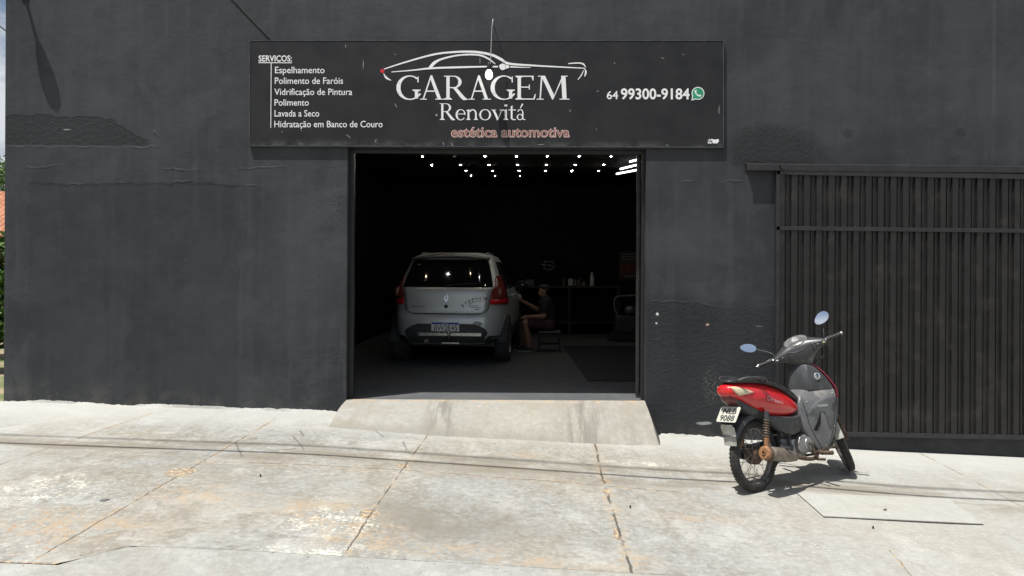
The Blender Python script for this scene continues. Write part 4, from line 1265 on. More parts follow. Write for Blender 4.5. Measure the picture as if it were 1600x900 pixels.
bm = B(); tube(bm, [(-.03, rear_y(0, 1.15, .03), 1.14), (.24, rear_y(.24, 1.17, .026), 1.17), (.44, rear_y(.44, 1.18, .02), 1.175)], .008, 6); link('wiper', bm, M_TRIMB, car)
# roof spoiler lip and third lamp
bm = B()
loft(bm, [[(x, .36 + .05 * (x / .58) ** 2, 1.585 - .035 * (x / .58) ** 2), (x, .34 + .05 * (x / .58) ** 2, 1.57 - .035 * (x / .58) ** 2), (x, .46 + .04 * (x / .58) ** 2, 1.545 - .03 * (x / .58) ** 2), (x, .74, 1.615 - .05 * (x / .58) ** 2), (x, .72, 1.63 - .06 * (x / .58) ** 2)] for x in [(-.575 + .0575 * 2 * i) for i in range(11)]])
mods(link('spoiler', bm, pm('spoiler_silver_shaded', (.16, .17, .17), .4, .2, var=.05), car, True), bevel=.006)  # silver spoiler, its shade put into a darker colour
for s in (-1, 1):
    bm = B(); tube(bm, smoothpath([(s * .50, .78, 1.60), (s * .50, .90, 1.628), (s * .50, 1.3, 1.636), (s * .50, 1.65, 1.63), (s * .49, 1.80, 1.59)], 5), .016, 10); link('roof_rail', bm, pm('roof_rail_grey', (.2, .2, .21), .4, .4), car, True)
# lamps wrap round the corners
for s in (-1, 1):
    def lamp(name, rows, mat, o, par):
        bm = B(); vs = []
        for z, xi, yo in rows:
            row = []
            xe = side_x(.22, z) if False else itp(TW, z)
            for i in range(17):
                u = i / 16
                # run over the rear skin, then forward along the flank to yo
                if u < 2:
                    x = xi + (xe * .975 - xi) * u; y = rear_y(x, z, o)
                else:
                    y0 = rear_y(xe * .985, z); y = y0 + (yo - y0) * (u - .72) / .28; x = side_x(max(y, y0), z, o)
                row.append(bm.verts.new((s * x, y, z)))
            vs.append(row)
        for i in range(len(vs) - 1):
            for j in range(16): bm.faces.new((vs[i][j], vs[i][j + 1], vs[i + 1][j + 1], vs[i + 1][j]))
        return mods(link(name, bm, mat, par, True), solid=.012, off=1)
    lm = lamp('tail_lamp', [(.875, .635, .30), (.90, .625, .32), (.95, .63, .33), (1.02, .64, .32), (1.10, .665, .30), (1.17, .68, .28), (1.24, .675, .33), (1.285, .68, .42)], M_LAMPD, .006, car)
    lamp('reflector', [(.872, .632, .31), (.90, .622, .335), (.945, .626, .34)], M_LAMP, .014, lm)
    bm = B(); sphere(bm, (s * .735, rear_y(.735, 1.05, .008), 1.05), (.055, .022, .075), Matrix.Rotation(R(-20 * s), 4, 'Z')); link('lamp_bowl', bm, pm('amber_brown_lens', (.20, .07, .045), .2), lm, True)
# bumper: silver shoulders, black lower insert, steel bar
ins = [(.315, -.55, .55), (.40, -.56, .56), (.46, -.60, .60), (.52, -.575, .575), (.565, -.50, .50), (.60, -.40, .40)]
bm = B(); patch(bm, ins, 18, .008); link('bumper_insert', bm, pm('grey_bumper_plastic', (.055, .058, .06), .55, var=.15), car)
for s in (-1, 1):
    bm = B(); patch(bm, [(.30, min(s * .55, s * .78), max(s * .55, s * .78)), (.37, min(s * .56, s * .82), max(s * .56, s * .82)), (.42, min(s * .6, s * .825), max(s * .6, s * .825))], 8, .006); link('bumper_cladding', bm, M_TRIMB, car)
bm = B(); loft(bm, [[(x, -.03, .425), (x, -.03, .475), (x, .0, .475), (x, .0, .425)] for x in (-.40, .52)]); mods(link('bumper_bar', bm, M_STEEL, car), bevel=.005)
bm = B(); tube(bm, [(.06, .0, .40), (.06, -.09, .40), (.06, -.10, .44), (.06, -.10, .46)], .014, 10); sphere(bm, (.06, -.10, .485), .026); link('tow_hitch', bm, M_CHROME, car, True)
bm = B(); tube(bm, [(-.27, .15, .36), (-.27, -.02, .355)], .036, 18, caps=False); tube(bm, [(-.27, .13, .36), (-.27, .03, .36)], .034, 18); mods(link('exhaust_pipe', bm, pm('exhaust_steel', (.25, .24, .23), .4, .7), car, True))
bm = B(); box(bm, -.05, .20, -.012, .004, .315, .335); link('tow_loop', bm, M_STEEL, car)
bm = B(); sphere(bm, (.45, rear_y(.45, .60, -.004), .60), (.075, .012, .035)); link('reverse_lamp', bm, pm('clear_lens', (.35, .35, .34), .2), car, True)
# number plate
PLZ = .557
pl = B(); box(pl, -.20, .20, -.020, -.008, PLZ - .065, PLZ + .065, .004)
plate = mods(link('number_plate', pl, pm('plate_white', (.84, .85, .85), .35, var=.04), car))
bm = B(); box(bm, -.196, .196, -.0225, -.0205, PLZ + .036, PLZ + .062); link('plate_band', bm, pm('plate_blue', (.02, .06, .42), .4), plate)
M_INK = pm('black_ink', (.012, .012, .014), .5)
bm = B(); text_fit(bm, 'JIW2E45', lambda x, y: (x, -.0215, y), -.17, .172, PLZ - .052, .078, bold=.0); link('lettering', bm, M_INK, plate)
bm = B(); text_fit(bm, 'BRASIL', lambda x, y: (x, -.0235, y), -.04, .04, PLZ + .042, .013, bold=.01); link('lettering', bm, pm('plate_text_white', (.7, .7, .7), .5), plate)
# diamond badge, lock, stickers on the tailgate
def RY(x, z, o=.021): return (x, rear_y(x, z, o), z)
bm = B()
for sg in (1, -1):
    prism(bm, [(-.002 * sg, .062), (.036 * sg, .004), (.012 * sg, -.034), (.010 * sg, -.012), (.018 * sg, .002), (-.002 * sg, .036)], lambda u, v, w: (u + (0), rear_y(0, .97 + v, .026 - w), .97 + v - (.0)), .006)
prism(bm, [(-.036, -.006), (-.002, -.064), (.030, -.018), (.016, -.008), (-.001, -.036), (-.016, -.004)], lambda u, v, w: (u, rear_y(0, .97 + v, .0275 - w), .97 + v), .006)
link('badge', bm, M_CHROME, gate_)
bm = B(); lathe(bm, [(.026, 0), (.026, .008), (.013, .010), (.011, .004), (0, .004)], 20, Matrix.Translation(RY(0, .846, .016)) @ Matrix.Rotation(R(90), 4, 'X')); link('lock', bm, M_TRIMB, gate_, True)
M_STK = pm('dark_sticker', (.075, .08, .08), .5)
bm = B()
word_ = 'STEPWAY'
for i, ch in enumerate(word_):
    u = i / (len(word_) - 1)
    cx_ = .255 + .275 * u; cz_ = .838 + .105 * (1 - (1 - u) ** 2.0)
    an = R(52 * (1 - u) ** 1.3 + 3)
    b = text_bm(ch, .012)
    xs = [v.co.x for v in b.verts]; a0, a1 = min(xs), max(xs)
    hh = .046
    for v in b.verts:
        lx = ((v.co.x - a0) / (a1 - a0) - .5) * .040; ly = v.co.y * hh; lx += ly * .25
        v.co = Vector(RY(cx_ + lx * math.cos(an) - ly * math.sin(an), cz_ + lx * math.sin(an) + ly * math.cos(an), .0195 + i * .0003))
    merge(bm, b)
link('lettering', bm, M_STK, gate_)
def rstroke(bm, pts, w, o=.0195):
    pth = smoothpath([(a, b, 0) for a, b in pts], 6); vs = []
    for i, p in enumerate(pth):
        d = (pth[min(i + 1, len(pth) - 1)] - pth[max(i - 1, 0)]).normalized(); n_ = Vector((-d.y, d.x, 0)) * w / 2
        vs.append((bm.verts.new(RY(p.x + n_.x, p.y + n_.y, o)), bm.verts.new(RY(p.x - n_.x, p.y - n_.y, o))))
    for a, b in zip(vs[:-1], vs[1:]): bm.faces.new((a[0], b[0], b[1], a[1]))
bm = B(); rstroke(bm, [(.325, .852), (.37, .895), (.44, .921), (.52, .925)], .007); rstroke(bm, [(.32, .853), (.40, .856), (.47, .854)], .008, .020); rstroke(bm, [(.36, .829), (.50, .828)], .008); rstroke(bm, [(.42, .806), (.475, .806)], .010)
prism(bm, [(.545, .94), (.58, .945), (.592, .975), (.556, .97)], lambda u, v, w: RY(u, v, .0195), 0); link('sticker', bm, M_STK, gate_)
bm = B(); text_fit(bm, 'RENAULT', lambda x, y: RY(x, y, .0195), -.49, -.30, .832, .024, bold=.02); link('lettering', bm, pm('grey_lettering', (.24, .25, .25), .4, .4), gate_)
bm = B(); rstroke(bm, [(-.49, 1.45), (-.43, 1.452)], .018, .011); link('glass_sticker', bm, pm('pale_sticker', (.16, .16, .16), .6), car)
# side windows and door details
for s in (-1, 1):
    for y0, y1, t0, t1 in ((.42, .80, .74, .84), (.86, 1.66, .90, 1.66), (1.72, 2.62, 1.72, 2.12)):
        bm = B(); vs = []
        for i in range(7):
            u = i / 6; z = 1.09 + (1.50 - 1.09) * u
            a, b_ = y0 + (t0 - y0) * u, y1 + (t1 - y1) * u
            vs.append([bm.verts.new((s * side_x(a + (b_ - a) * j / 8, z, .004), a + (b_ - a) * j / 8, z)) for j in range(9)])
        for i in range(6):
            for j in range(8): bm.faces.new((vs[i][j], vs[i][j + 1], vs[i + 1][j + 1], vs[i + 1][j]))
        link('side_window', bm, M_GLASS, car, True)
    for y in (1.05, 1.95):
        bm = B(); tube(bm, smoothpath([(s * side_x(y, .98, .0), y, .98), (s * side_x(y, .98, .03), y + .03, .985), (s * side_x(y, .98, .03), y + .16, .985), (s * side_x(y, .98, .0), y + .19, .98)], 4), .012, 8); link('door_handle', bm, M_SILV, car, True)
    for ys in (.86, 1.69, 2.62):
        bm = B(); vs = [(bm.verts.new((s * side_x(ys, z, .002), ys - .004, z)), bm.verts.new((s * side_x(ys, z, .002), ys + .004, z))) for z in [.45 + .06 * i for i in range(11)]]
        for a, b_ in zip(vs[:-1], vs[1:]): bm.faces.new((a[0], b_[0], b_[1], a[1]))
        link('door_seam', bm, M_TRIMB, car)
    bm = B(); sphere(bm, (s * .955, 2.50, 1.12), (.10, .07, .075)); tube(bm, [(s * .82, 2.52, 1.08), (s * .92, 2.5, 1.09)], .022, 8); wm = link('wing_mirror', bm, M_TRIMB, car, True)
    bm = B(); sphere(bm, (s * .955, 2.452, 1.12), (.082, .03, .06)); link('mirror_glass', bm, M_GLASS, wm, True)
    bm = B(); loft(bm, [[(s * side_x(y, .45, .0), y, .36), (s * side_x(y, .45, .028), y, .37), (s * side_x(y, .45, .03), y, .48), (s * side_x(y, .45, .0), y, .50)] for y in [.95 + .1 * i for i in range(20)]]); link('sill_cladding', bm, M_TRIMB, car)
    for wy in (.68, 3.28):
        X = s * .775
        W_ = Matrix.Translation((X, wy, .315)) @ Matrix.Rotation(R(90), 4, 'Y')
        bm = B(); lathe(bm, [(.35, -.10), (.365, .0), (.375, .088), (.36, .092), (.34, .09), (.34, -.10)], 40, Matrix.Translation((X, wy, .33)) @ Matrix.Rotation(R(90 * s), 4, 'Y'), closed=True)
        for v in list(bm.verts):
            if v.co.z < .30: v.co.z = .30
        link('wheel_arch', bm, M_TRIMB, car, True)
        wroot = bpy.data.objects.new('wheel', None); COL.objects.link(wroot); wroot.parent = car; wroot.location = (X, wy, .315)
        bm = B(); Q = Matrix.Rotation(R(90), 4, 'Y')
        lathe(bm, [(.205, -.098), (.27, -.108), (.298, -.100), (.312, -.075), (.315, -.03), (.315, .03), (.312, .075), (.298, .10), (.27, .108), (.205, .098)], 48, Q, closed=True)
        for yy in (-.05, -.016, .016, .05):
            pass
        link('tyre', bm, M_RUB, wroot, True)
        bm = B(); lathe(bm, [(.0, .045), (.05, .06), (.06, .05), (.19, .075), (.206, .10), (.206, -.098), (.19, -.05), (.0, -.04)], 36, Matrix.Rotation(R(90 * s), 4, 'Y')); link('rim', bm, M_ALLOY, wroot, True)
# underside
bm = B(); box(bm, -.68, .68, .25, 3.8, .26, .34); link('underbody', bm, M_TRIMB, car)
bm = B(); tube(bm, [(-.7, .68, .30), (.7, .68, .30)], .035, 10); link('rear_axle', bm, M_TRIMB, car)
# ================================================================== the motorcycle
M_RED = pm('red_bike_plastic', (.55, .012, .016), .22, var=.06, scale=6, dirt=(.35, .13, .10), dirt_amt=.02, coat=.5, rvar=.06)
M_REDF = pm('faded_red_plastic', (.27, .035, .055), .4, var=.1)
M_GREYP = pm('grey_bike_plastic', (.050, .051, .054), .34, .1, var=.16, scale=7, dirt=(.34, .31, .27), dirt_amt=.16, bump=.03)
M_GREYL = pm('pale_grey_bike_plastic', (.155, .158, .158), .36, .15, var=.16, scale=6, dirt=(.38, .35, .31), dirt_amt=.22, bump=.03)
M_DKP = pm('dark_bike_plastic', (.040, .042, .045), .50, var=.25, scale=9, dirt=(.16, .15, .135), dirt_amt=.20)
M_SEAT = pm('seat_vinyl', (.020, .020, .022), .45, var=.15, scale=20, bump=.12)
M_RUST = pm('rusty_exhaust', (.115, .075, .05), .7, .2, var=.4, scale=16, dirt=(.25, .19, .14), dirt_amt=.25, bump=.2)
M_RUSTO = pm('orange_rust', (.27, .135, .06), .7, .1, var=.3, scale=30, bump=.2)
M_ALU = pm('worn_aluminium', (.34, .34, .34), .42, .75, var=.2, scale=14, dirt=(.24, .19, .14), dirt_amt=.22)
M_SHIELD = pm('heat_shield_metal', (.17, .145, .12), .5, .35, var=.25, scale=12, dirt=(.30, .24, .17), dirt_amt=.35)
M_RIM = pm('dusty_rim', (.34, .33, .32), .4, .75, var=.2, scale=30, dirt=(.27, .20, .14), dirt_amt=.28)
M_CREAM = pm('cream_lens', (.62, .55, .36), .2, var=.1, coat=.4)
M_TYRE = pm('bike_tyre_rubber', (.030, .028, .026), .85, var=.25, scale=18, bump=.15, dirt=(.16, .13, .10), dirt_amt=.14)
M_FLAP = pm('pale_mudflap', (.36, .36, .32), .6, var=.2, scale=12, dirt=(.33, .24, .15), dirt_amt=.25, bump=.08)
M_BROWN = pm('brown_dusty_metal', (.085, .06, .042), .65, .3, var=.35, scale=22, dirt=(.20, .145, .10), dirt_amt=.25)

BA = PG(1182, 768)                                        # rear contact
BA.z = g(BA.x, BA.y)
ang = R(37); WB = 1.36; FW = 1.255
BB = Vector((BA.x + WB * math.cos(ang), BA.y + WB * math.sin(ang), 0)); BB.z = g(BB.x, BB.y)
hd = (BB - BA).normalized(); lf = Vector((-hd.y, hd.x, 0)).normalized(); up = hd.cross(lf)
LEAN = R(7)
up2 = up * math.cos(LEAN) + lf * math.sin(LEAN); lf2 = lf * math.cos(LEAN) - up * math.sin(LEAN)
MB_ = Matrix((hd, lf2, up2)).transposed().to_4x4(); MB_.translation = BA
bike = thing('motorcycle', 'small red and grey step-through motorcycle on its side stand before the corrugated gate', 'motorcycle')
bike.matrix_world = MB_
bike.matrix_basis = MB_
RW = .29
# steering: everything in front turns about this axis
FA = Vector((FW, 0, RW)); SA = Vector((.80, 0, 1.06)); ax = (SA - FA).normalized()
STEER = Matrix.Translation(SA) @ Matrix.Rotation(R(42), 4, ax) @ Matrix.Translation(-SA)
def steered(bm):
    bmesh.ops.transform(bm, matrix=STEER, verts=bm.verts); return bm

def bike_wheel(center, M0, rusty):
    w = bpy.data.objects.new('wheel', None); COL.objects.link(w); w.parent = bike
    w.matrix_basis = M0 @ Matrix.Translation(center)
    Q = Matrix.Rotation(R(90), 4, 'X')
    tw = .036
    prof = []
    for k in range(15):
        a = R(-125 + 250 * k / 14)
        prof.append((RW - .042 + .042 * math.cos(a), tw * math.sin(a) * 1.02))
    bm = B(); lathe(bm, prof, 64, Q, closed=True)
    link('tyre', bm, M_TYRE, w, True, 60)
    bm = B()                                             # tread blocks
    for k in range(56):
        a = 2 * math.pi * k / 56
        for s in (-1, 1):
            A_ = Matrix.Rotation(a + s * .03, 4, 'Y') @ Matrix.Translation((RW - .0035, s * .013, 0)) @ Matrix.Rotation(R(24 * s), 4, 'X')
            box(bm, -.003, .0018, -.009, .009, -.011, .011, M=A_)
    link('tread', bm, M_TYRE, w)
    bm = B(); lathe(bm, [(.222, -.024), (.232, -.030), (.240, -.028), (.236, -.020), (.222, -.010), (.218, 0), (.222, .010), (.236, .020), (.240, .028), (.232, .030), (.222, .024), (.212, .010), (.212, -.010)], 56, Q, closed=True)
    link('rim', bm, M_RIM, w, True)
    bm = B(); lathe(bm, [(0, -.055), (.03, -.055), (.065, -.045), (.074, -.03), (.074, .03), (.062, .045), (.03, .055), (0, .055)], 28, Q)
    link('hub', bm, M_BROWN if rusty else M_ALU, w, True)
    bm = B()
    for k in range(36):
        s = 1 if k % 2 else -1; a = 2 * math.pi * k / 36; b_ = a + (R(38) if (k // 2) % 2 else -R(38))
        tube(bm, [(.068 * math.cos(b_), s * .032, .068 * math.sin(b_)), (.214 * math.cos(a), s * .004, .214 * math.sin(a))], .0019, 5, False)
    link('spokes', bm, M_RIM, w)
    return w
bike_wheel(Vector((0, 0, RW)), Matrix.Identity(4), True)
bike_wheel(FA, STEER, False)
def bl(name, bm, mat, smooth=True, angle=40, parent=None): return link(name, bm, mat, parent or bike, smooth, angle)
def ring(x, z0, z1, w, wt=None, n=20, e=2.6, y0=0.0):
    """cross-section in the plane X = x"""
    wt = wt if wt is not None else w
    out = []
    for k in range(n):
        a = 2 * math.pi * (k + .5) / n
        ca, sa = math.cos(a), math.sin(a)
        zz = (z0 + z1) / 2 + math.copysign(abs(sa) ** (2 / e), sa) * (z1 - z0) / 2
        ww = w + (wt - w) * ((zz - z0) / (z1 - z0 + 1e-6))
        out.append((x, y0 + math.copysign(abs(ca) ** (2 / e), ca) * ww, zz))
    return out
# red tail fairing
bm = B()
FR = [(-.338, .802, .858, .060, .050), (-.325, .790, .874, .078, .064), (-.29, .768, .888, .092, .074), (-.22, .742, .898, .106, .084), (-.10, .675, .898, .120, .095), (.02, .620, .890, .126, .10),
      (.15, .575, .868, .128, .105), (.28, .563, .835, .126, .105), (.40, .563, .785, .122, .105), (.48, .575, .735, .115, .098), (.535, .598, .69, .10, .088), (.55, .62, .67, .08, .07)]
loft(bm, [ring(x, a, b, w, t) for x, a, b, w, t in FR])
mods(bl('tail_fairing', bm, M_RED, angle=60), sub=1)
# under-tail, brake lamp, indicators
bm = B(); loft(bm, [ring(x, a, b, w) for x, a, b, w in ((-.27, .73, .79, .06), (-.22, .69, .77, .078), (-.14, .63, .74, .085), (-.05, .59, .70, .09), (.12, .56, .66, .09))]); mods(bl('under_tail', bm, M_DKP), sub=1)
bm = B(); loft(bm, [ring(x, a, b, w) for x, a, b, w in ((-.315, .765, .80, .05), (-.295, .735, .80, .062), (-.25, .712, .79, .068), (-.20, .70, .78, .066))]); mods(bl('brake_lamp', bm, pm('dark_red_lens', (.115, .012, .014), .25, coat=.3)), sub=1)
for s in (-1, 1):
    bm = B()
    pts = [(-.325, .862), (-.27, .862), (-.17, .838), (-.075, .806), (-.14, .797), (-.245, .787), (-.29, .815)]
    cx_ = sum(p[0] for p in pts) / 7; cz_ = sum(p[1] for p in pts) / 7
    def skin(x, z):                                       # flank of the fairing
        for (xa, a0, a1, w0, t0), (xb, b0, b1, w1, t1) in zip(FR[:-1], FR[1:]):
            if x <= xb:
                u = max(0, (x - xa) / (xb - xa)); lo = a0 + (b0 - a0) * u; hi = a1 + (b1 - a1) * u; w = w0 + (w1 - w0) * u; t_ = t0 + (t1 - t0) * u
                v = max(-.985, min(.985, (z - (lo + hi) / 2) / ((hi - lo) / 2)))
                return (1 - abs(v) ** 2.6) ** (1 / 2.6) * (w + (t_ - w) * (v + 1) / 2)
        return .1
    # lens: fan of rings so that it follows the flank and bulges a little
    def lens_pts(k): return [(cx_ + (p[0] - cx_) * k, cz_ + (p[1] - cz_) * k) for p in [tuple(Vector(pts[i_ // 5]) * (1 - (i_ % 5) / 5) + Vector(pts[(i_ // 5 + 1) % 7]) * ((i_ % 5) / 5)) for i_ in range(35)]]
    rings_ = [[(x, s * (skin(x, z) + o_), z) for x, z in lens_pts(k)] for k, o_ in ((1, -.003), (.985, .0035), (.8, .006), (.4, .008), (.05, .008))]
    loft(bm, rings_, caps=True)
    bl('indicator', bm, M_CREAM, angle=180)
    # side decal on the flank
bm = B()
def FL(x, z, o=.0035): return (x, -(skin(x, z) + o), z)
b = text_bm('Dream', .03, shear=.35)
xs = [v.co.x for v in b.verts]; a0, a1 = min(xs), max(xs)
for v in b.verts:
    u = (v.co.x - a0) / (a1 - a0)
    xx = .07 + u * .22; zz = .735 - u * .050 + v.co.y * .034 * (1.2 - .5 * u)
    v.co = Vector(FL(xx, zz))
merge(bm, b)
bl('decal', bm, pm('silver_decal', (.50, .26, .26), .4), False)
# seat
bm = B()
loft(bm, [ring(x, a, b, w, t, e=3) for x, a, b, w, t in ((-.325, .893, .905, .05, .04), (-.29, .885, .922, .082, .07), (-.20, .88, .930, .098, .085), (-.05, .875, .925, .108, .095), (.08, .86, .903, .112, .10), (.20, .835, .885, .114, .10), (.32, .795, .855, .114, .098), (.44, .735, .815, .11, .09), (.54, .68, .765, .10, .08), (.61, .655, .72, .08, .06), (.635, .66, .69, .05, .04))])
mods(bl('seat', bm, M_SEAT, angle=70), sub=1)
bm = B(); tube(bm, smoothpath([(.06, -.118, .872), (.045, -.140, .905), (-.02, -.143, .918), (-.13, -.142, .925), (-.20, -.128, .925), (-.245, -.09, .905)], 5), .0115, 10); bl('grab_rail', bm, M_DKP)
bm = B(); tube(bm, smoothpath([(.06, .118, .872), (.045, .140, .905), (-.02, .143, .918), (-.13, .142, .925), (-.20, .128, .925), (-.245, .09, .905)], 5), .0115, 10); bl('grab_rail', bm, M_DKP)
# side covers below the red
for s in (-1, 1):
    bm = B()
    loft(bm, [[(x, s * (w - .03), z1), (x, s * w, z1 - .01), (x, s * (w + .004), (z0 + z1) / 2), (x, s * (w - .012), z0 + .01), (x, s * (w - .04), z0)] for x, z0, z1, w in
              ((.10, .555, .61, .100), (.18, .49, .60, .118), (.30, .435, .585, .124), (.42, .415, .575, .122), (.50, .43, .58, .118), (.565, .47, .60, .108))], caps=True, closed=True)
    bl('side_cover', bm, M_DKP)
# frame tube and swing arm
bm = B()
tube(bm, smoothpath([(.82, 0, .92), (.74, 0, .66), (.60, 0, .52), (.35, 0, .56), (.0, 0, .68)], 6), .028, 10)
tube(bm, [(.45, .05, .58), (.42, .05, .30)], .016, 8); tube(bm, [(.45, -.05, .58), (.42, -.05, .30)], .016, 8)
bl('frame', bm, M_DKP)
for s in (-1, 1):
    bm = B(); loft(bm, [[(x, s * .088 + d, z - h), (x, s * .088 + d + .014 * s, z - h), (x, s * .088 + d + .014 * s, z + h), (x, s * .088 + d, z + h)] for x, z, h, d in ((-.04, RW, .018, 0), (.20, .30, .022, 0), (.45, .315, .024, -.02 * s))]); mods(bl('swing_arm', bm, M_DKP, False), bevel=.004)
    # shock absorbers with coil
    a_, b_ = Vector((.045, s * .118, .645)), Vector((.012, s * .122, .335)); d_ = b_ - a_
    bm = B(); tube(bm, [a_ + d_ * .0, a_ + d_ * .22], .025, 14); sh = bl('shock_absorber', bm, M_DKP)
    bm = B(); hel = []
    dd, ss_, tt = frame_at(d_)
    for k in range(7 * 14 + 1):
        th = 2 * math.pi * k / 14; hel.append(a_ + d_ * (.18 + .46 * k / 98) + (ss_ * math.cos(th) + tt * math.sin(th)) * .0235)
    tube(bm, hel, .0052, 7); link('spring', bm, pm('spring_steel', (.13, .11, .085), .5, .5, dirt=(.33, .21, .12), dirt_amt=.2), sh, True)
    bm = B(); tube(bm, [a_ + d_ * .1, a_ + d_ * .95], .011, 10); tube(bm, [a_ + d_ * .62, a_ + d_ * .97], .0205, 14); tube(bm, [b_ + Vector((0, -.018, 0)), b_ + Vector((0, .018, 0))], .018, 12); link('damper', bm, M_RUSTO, sh, True)
# rear mudguard, plate, flap
bm = B()
prof = []
for k in range(17):
    a = R(38 + 112 * k / 16); r = .335 + .012 * (k / 16)
    if k == 16: r = .35
    c_, s_ = math.cos(a), math.sin(a)
    w = .070
    prof.append([(r_ * c_, y_, RW + r_ * s_) for r_, y_ in ((r - .035, -w), (r, -w + .006), (r + .012, -w * .6), (r + .014, 0), (r + .012, w * .6), (r, w - .006), (r - .035, w), (r - .038, w - .005), (r + .004, w * .55), (r + .006, 0), (r + .004, -w * .55), (r - .038, -w + .005))])
loft(bm, prof)
bl('rear_mudguard', bm, M_DKP)
bm = B()
rows_f = []
for k in range(8):
    u = k / 7
    x = -.318 + .035 * u + .012 * math.sin(u * 3.1); z = .560 - .165 * u
    w = (.066 if k > 0 else .048) - .008 * u
    rows_f.append([(x - .006, -w, z), (x - .014, -w * .5, z), (x - .016, 0, z), (x - .014, w * .5, z), (x - .006, w, z), (x + .0, w, z), (x - .006, w * .5, z), (x - .008, 0, z), (x - .006, -w * .5, z), (x + .0, -w, z)])
loft(bm, rows_f); bl('mudflap', bm, M_FLAP)
bm = B()
loft(bm, [[(x0, -w, z), (x0 + .012, -w * 1.02, z + .01), (x0 + .012, w * 1.02, z + .01), (x0, w, z)] for x0, w, z in ((-.325, .060, .55), (-.27, .07, .62), (-.20, .075, .70), (-.17, .07, .74))]); bl('plate_bracket', bm, M_DKP)
pu = Vector((.098, 0, .135)).normalized(); pc = Vector((-.284, 0, .640)); pn = Vector((-.135, 0, .098)).normalized()
def PLT(u, v, o=0.0): return pc + Vector((0, -1, 0)) * u + pu * v + pn * (.0 + o)
bm = B()
rr = []
for cx_, cy_, a0 in ((.083, .058, 0), (-.083, .058, 90), (-.083, -.058, 180), (.083, -.058, 270)):
    for k in range(5):
        a = R(a0 + 22.5 * k); rr.append((cx_ + .013 * math.cos(a), cy_ + .013 * math.sin(a)))
prism(bm, rr, lambda u, v, w: PLT(u, v, .003 - w), .004)
mp_ = bl('number_plate', bm, pm('old_plate_cream', (.50, .49, .43), .45, var=.08, scale=20, dirt=(.35, .3, .22), dirt_amt=.1), False)
bm = B()
text_fit(bm, 'NLB', lambda u, v: PLT(u, v, .0045), -.060, .072, .004, .048, bold=.016); link('lettering', bm, M_INK, mp_); bm = B(); text_fit(bm, '9088', lambda u, v: PLT(u, v, .0045), -.068, .072, -.060, .050, bold=.016)
link('lettering', bm, M_INK, mp_)
# central cover between seat and leg shield
def ringz(z, xr, yr, xf, yf, bow=.0):
    return [(xf, -yf, z), ((xr + xf) / 2 + bow, -(yr * .55 + yf * .45) + .006, z), (xr, -yr, z), (xr - .012, -yr * .6, z), (xr - .012, yr * .6, z), (xr, yr, z), ((xr + xf) / 2 + bow, (yr * .55 + yf * .45) - .006, z), (xf, yf, z), (xf + .012, yf * .5, z), (xf + .012, -yf * .5, z)]
bm = B()
loft(bm, [ringz(*q_) for q_ in ((.235, .755, .13, .805, .165), (.30, .70, .128, .845, .178), (.38, .62, .125, .89, .19), (.46, .555, .122, .92, .198), (.55, .525, .118, .94, .205), (.62, .530, .112, .95, .207), (.69, .555, .100, .952, .207), (.735, .60, .088, .95, .205), (.77, .66, .074, .94, .203), (.79, .72, .06, .92, .195))])
cc = mods(bl('centre_cover', bm, M_GREYL, angle=50), bevel=.008)
bm = B()
loft(bm, [ringz(*q_) for q_ in ((.775, .70, .095, .935, .200), (.82, .695, .10, .915, .192), (.87, .70, .10, .885, .175), (.92, .705, .10, .85, .15), (.96, .715, .095, .82, .125), (1.0, .73, .08, .79, .09))])
mods(bl('upper_cover', bm, pm('dark_inner_cover', (.055, .057, .060), .45, var=.2, scale=8, dirt=(.2, .19, .17), dirt_amt=.12)), bevel=.006)
# raised darker swage, vent and lettering on the right of the cover
def CC(x, z, o=0.003):
    tabs = ((.235, .755, .13, .805, .165), (.30, .70, .128, .845, .178), (.38, .62, .125, .89, .19), (.46, .555, .122, .92, .198), (.55, .525, .118, .94, .205), (.62, .530, .112, .95, .207), (.69, .555, .100, .952, .207), (.735, .60, .088, .95, .205), (.77, .66, .074, .94, .203))
    for a, b in zip(tabs[:-1], tabs[1:]):
        if z <= b[0]:
            t = (z - a[0]) / (b[0] - a[0]); q_ = [a[i] + (b[i] - a[i]) * t for i in range(5)]; break
    _, xr, yr, xf, yf = q_
    xm = (xr + xf) / 2; ym = yr * .55 + yf * .45 - .006
    y = yr + (ym - yr) * (x - xr) / (xm - xr) if x < xm else ym + (yf - ym) * (x - xm) / (xf - xm)
    return (x, -(y + o), z)
bm = B(); prism(bm, [(.665, .440), (.715, .505), (.765, .590), (.752, .490), (.705, .428)], lambda u, v, w: CC(u, v, .004), 0); link('vent', bm, pm('vent_black', (.004, .004, .004), .8), cc)
bm = B()
swp = [(.60, .575), (.66, .635), (.74, .682), (.84, .712), (.935, .716), (.938, .655), (.922, .58), (.89, .50), (.855, .43), (.825, .50), (.80, .585), (.745, .60), (.68, .572)]
tri = tessellate_polygon([[Vector((p[0], p[1], 0)) for p in swp]])
vs = [bm.verts.new(CC(p[0], p[1], .005)) for p in swp]
for t_ in tri: bm.faces.new([vs[i] for i in t_])
bmesh.ops.subdivide_edges(bm, edges=bm.edges, cuts=3, use_grid_fill=True)
for v in bm.verts: v.co = Vector(CC(v.co.x, v.co.z, .0045))
mods(link('side_panel', bm, pm('mid_grey_bike_plastic', (.115, .118, .12), .36, .15, var=.16, scale=7, dirt=(.3, .28, .25), dirt_amt=.15), cc, True, 60), solid=.004, off=1)
bm = B(); text_fit(bm, 'HONDA', lambda x, y: CC(x, y, .010), .735, .845, .632, .020, bold=.02); link('lettering', bm, pm('decal_grey', (.42, .42, .42), .4), cc)
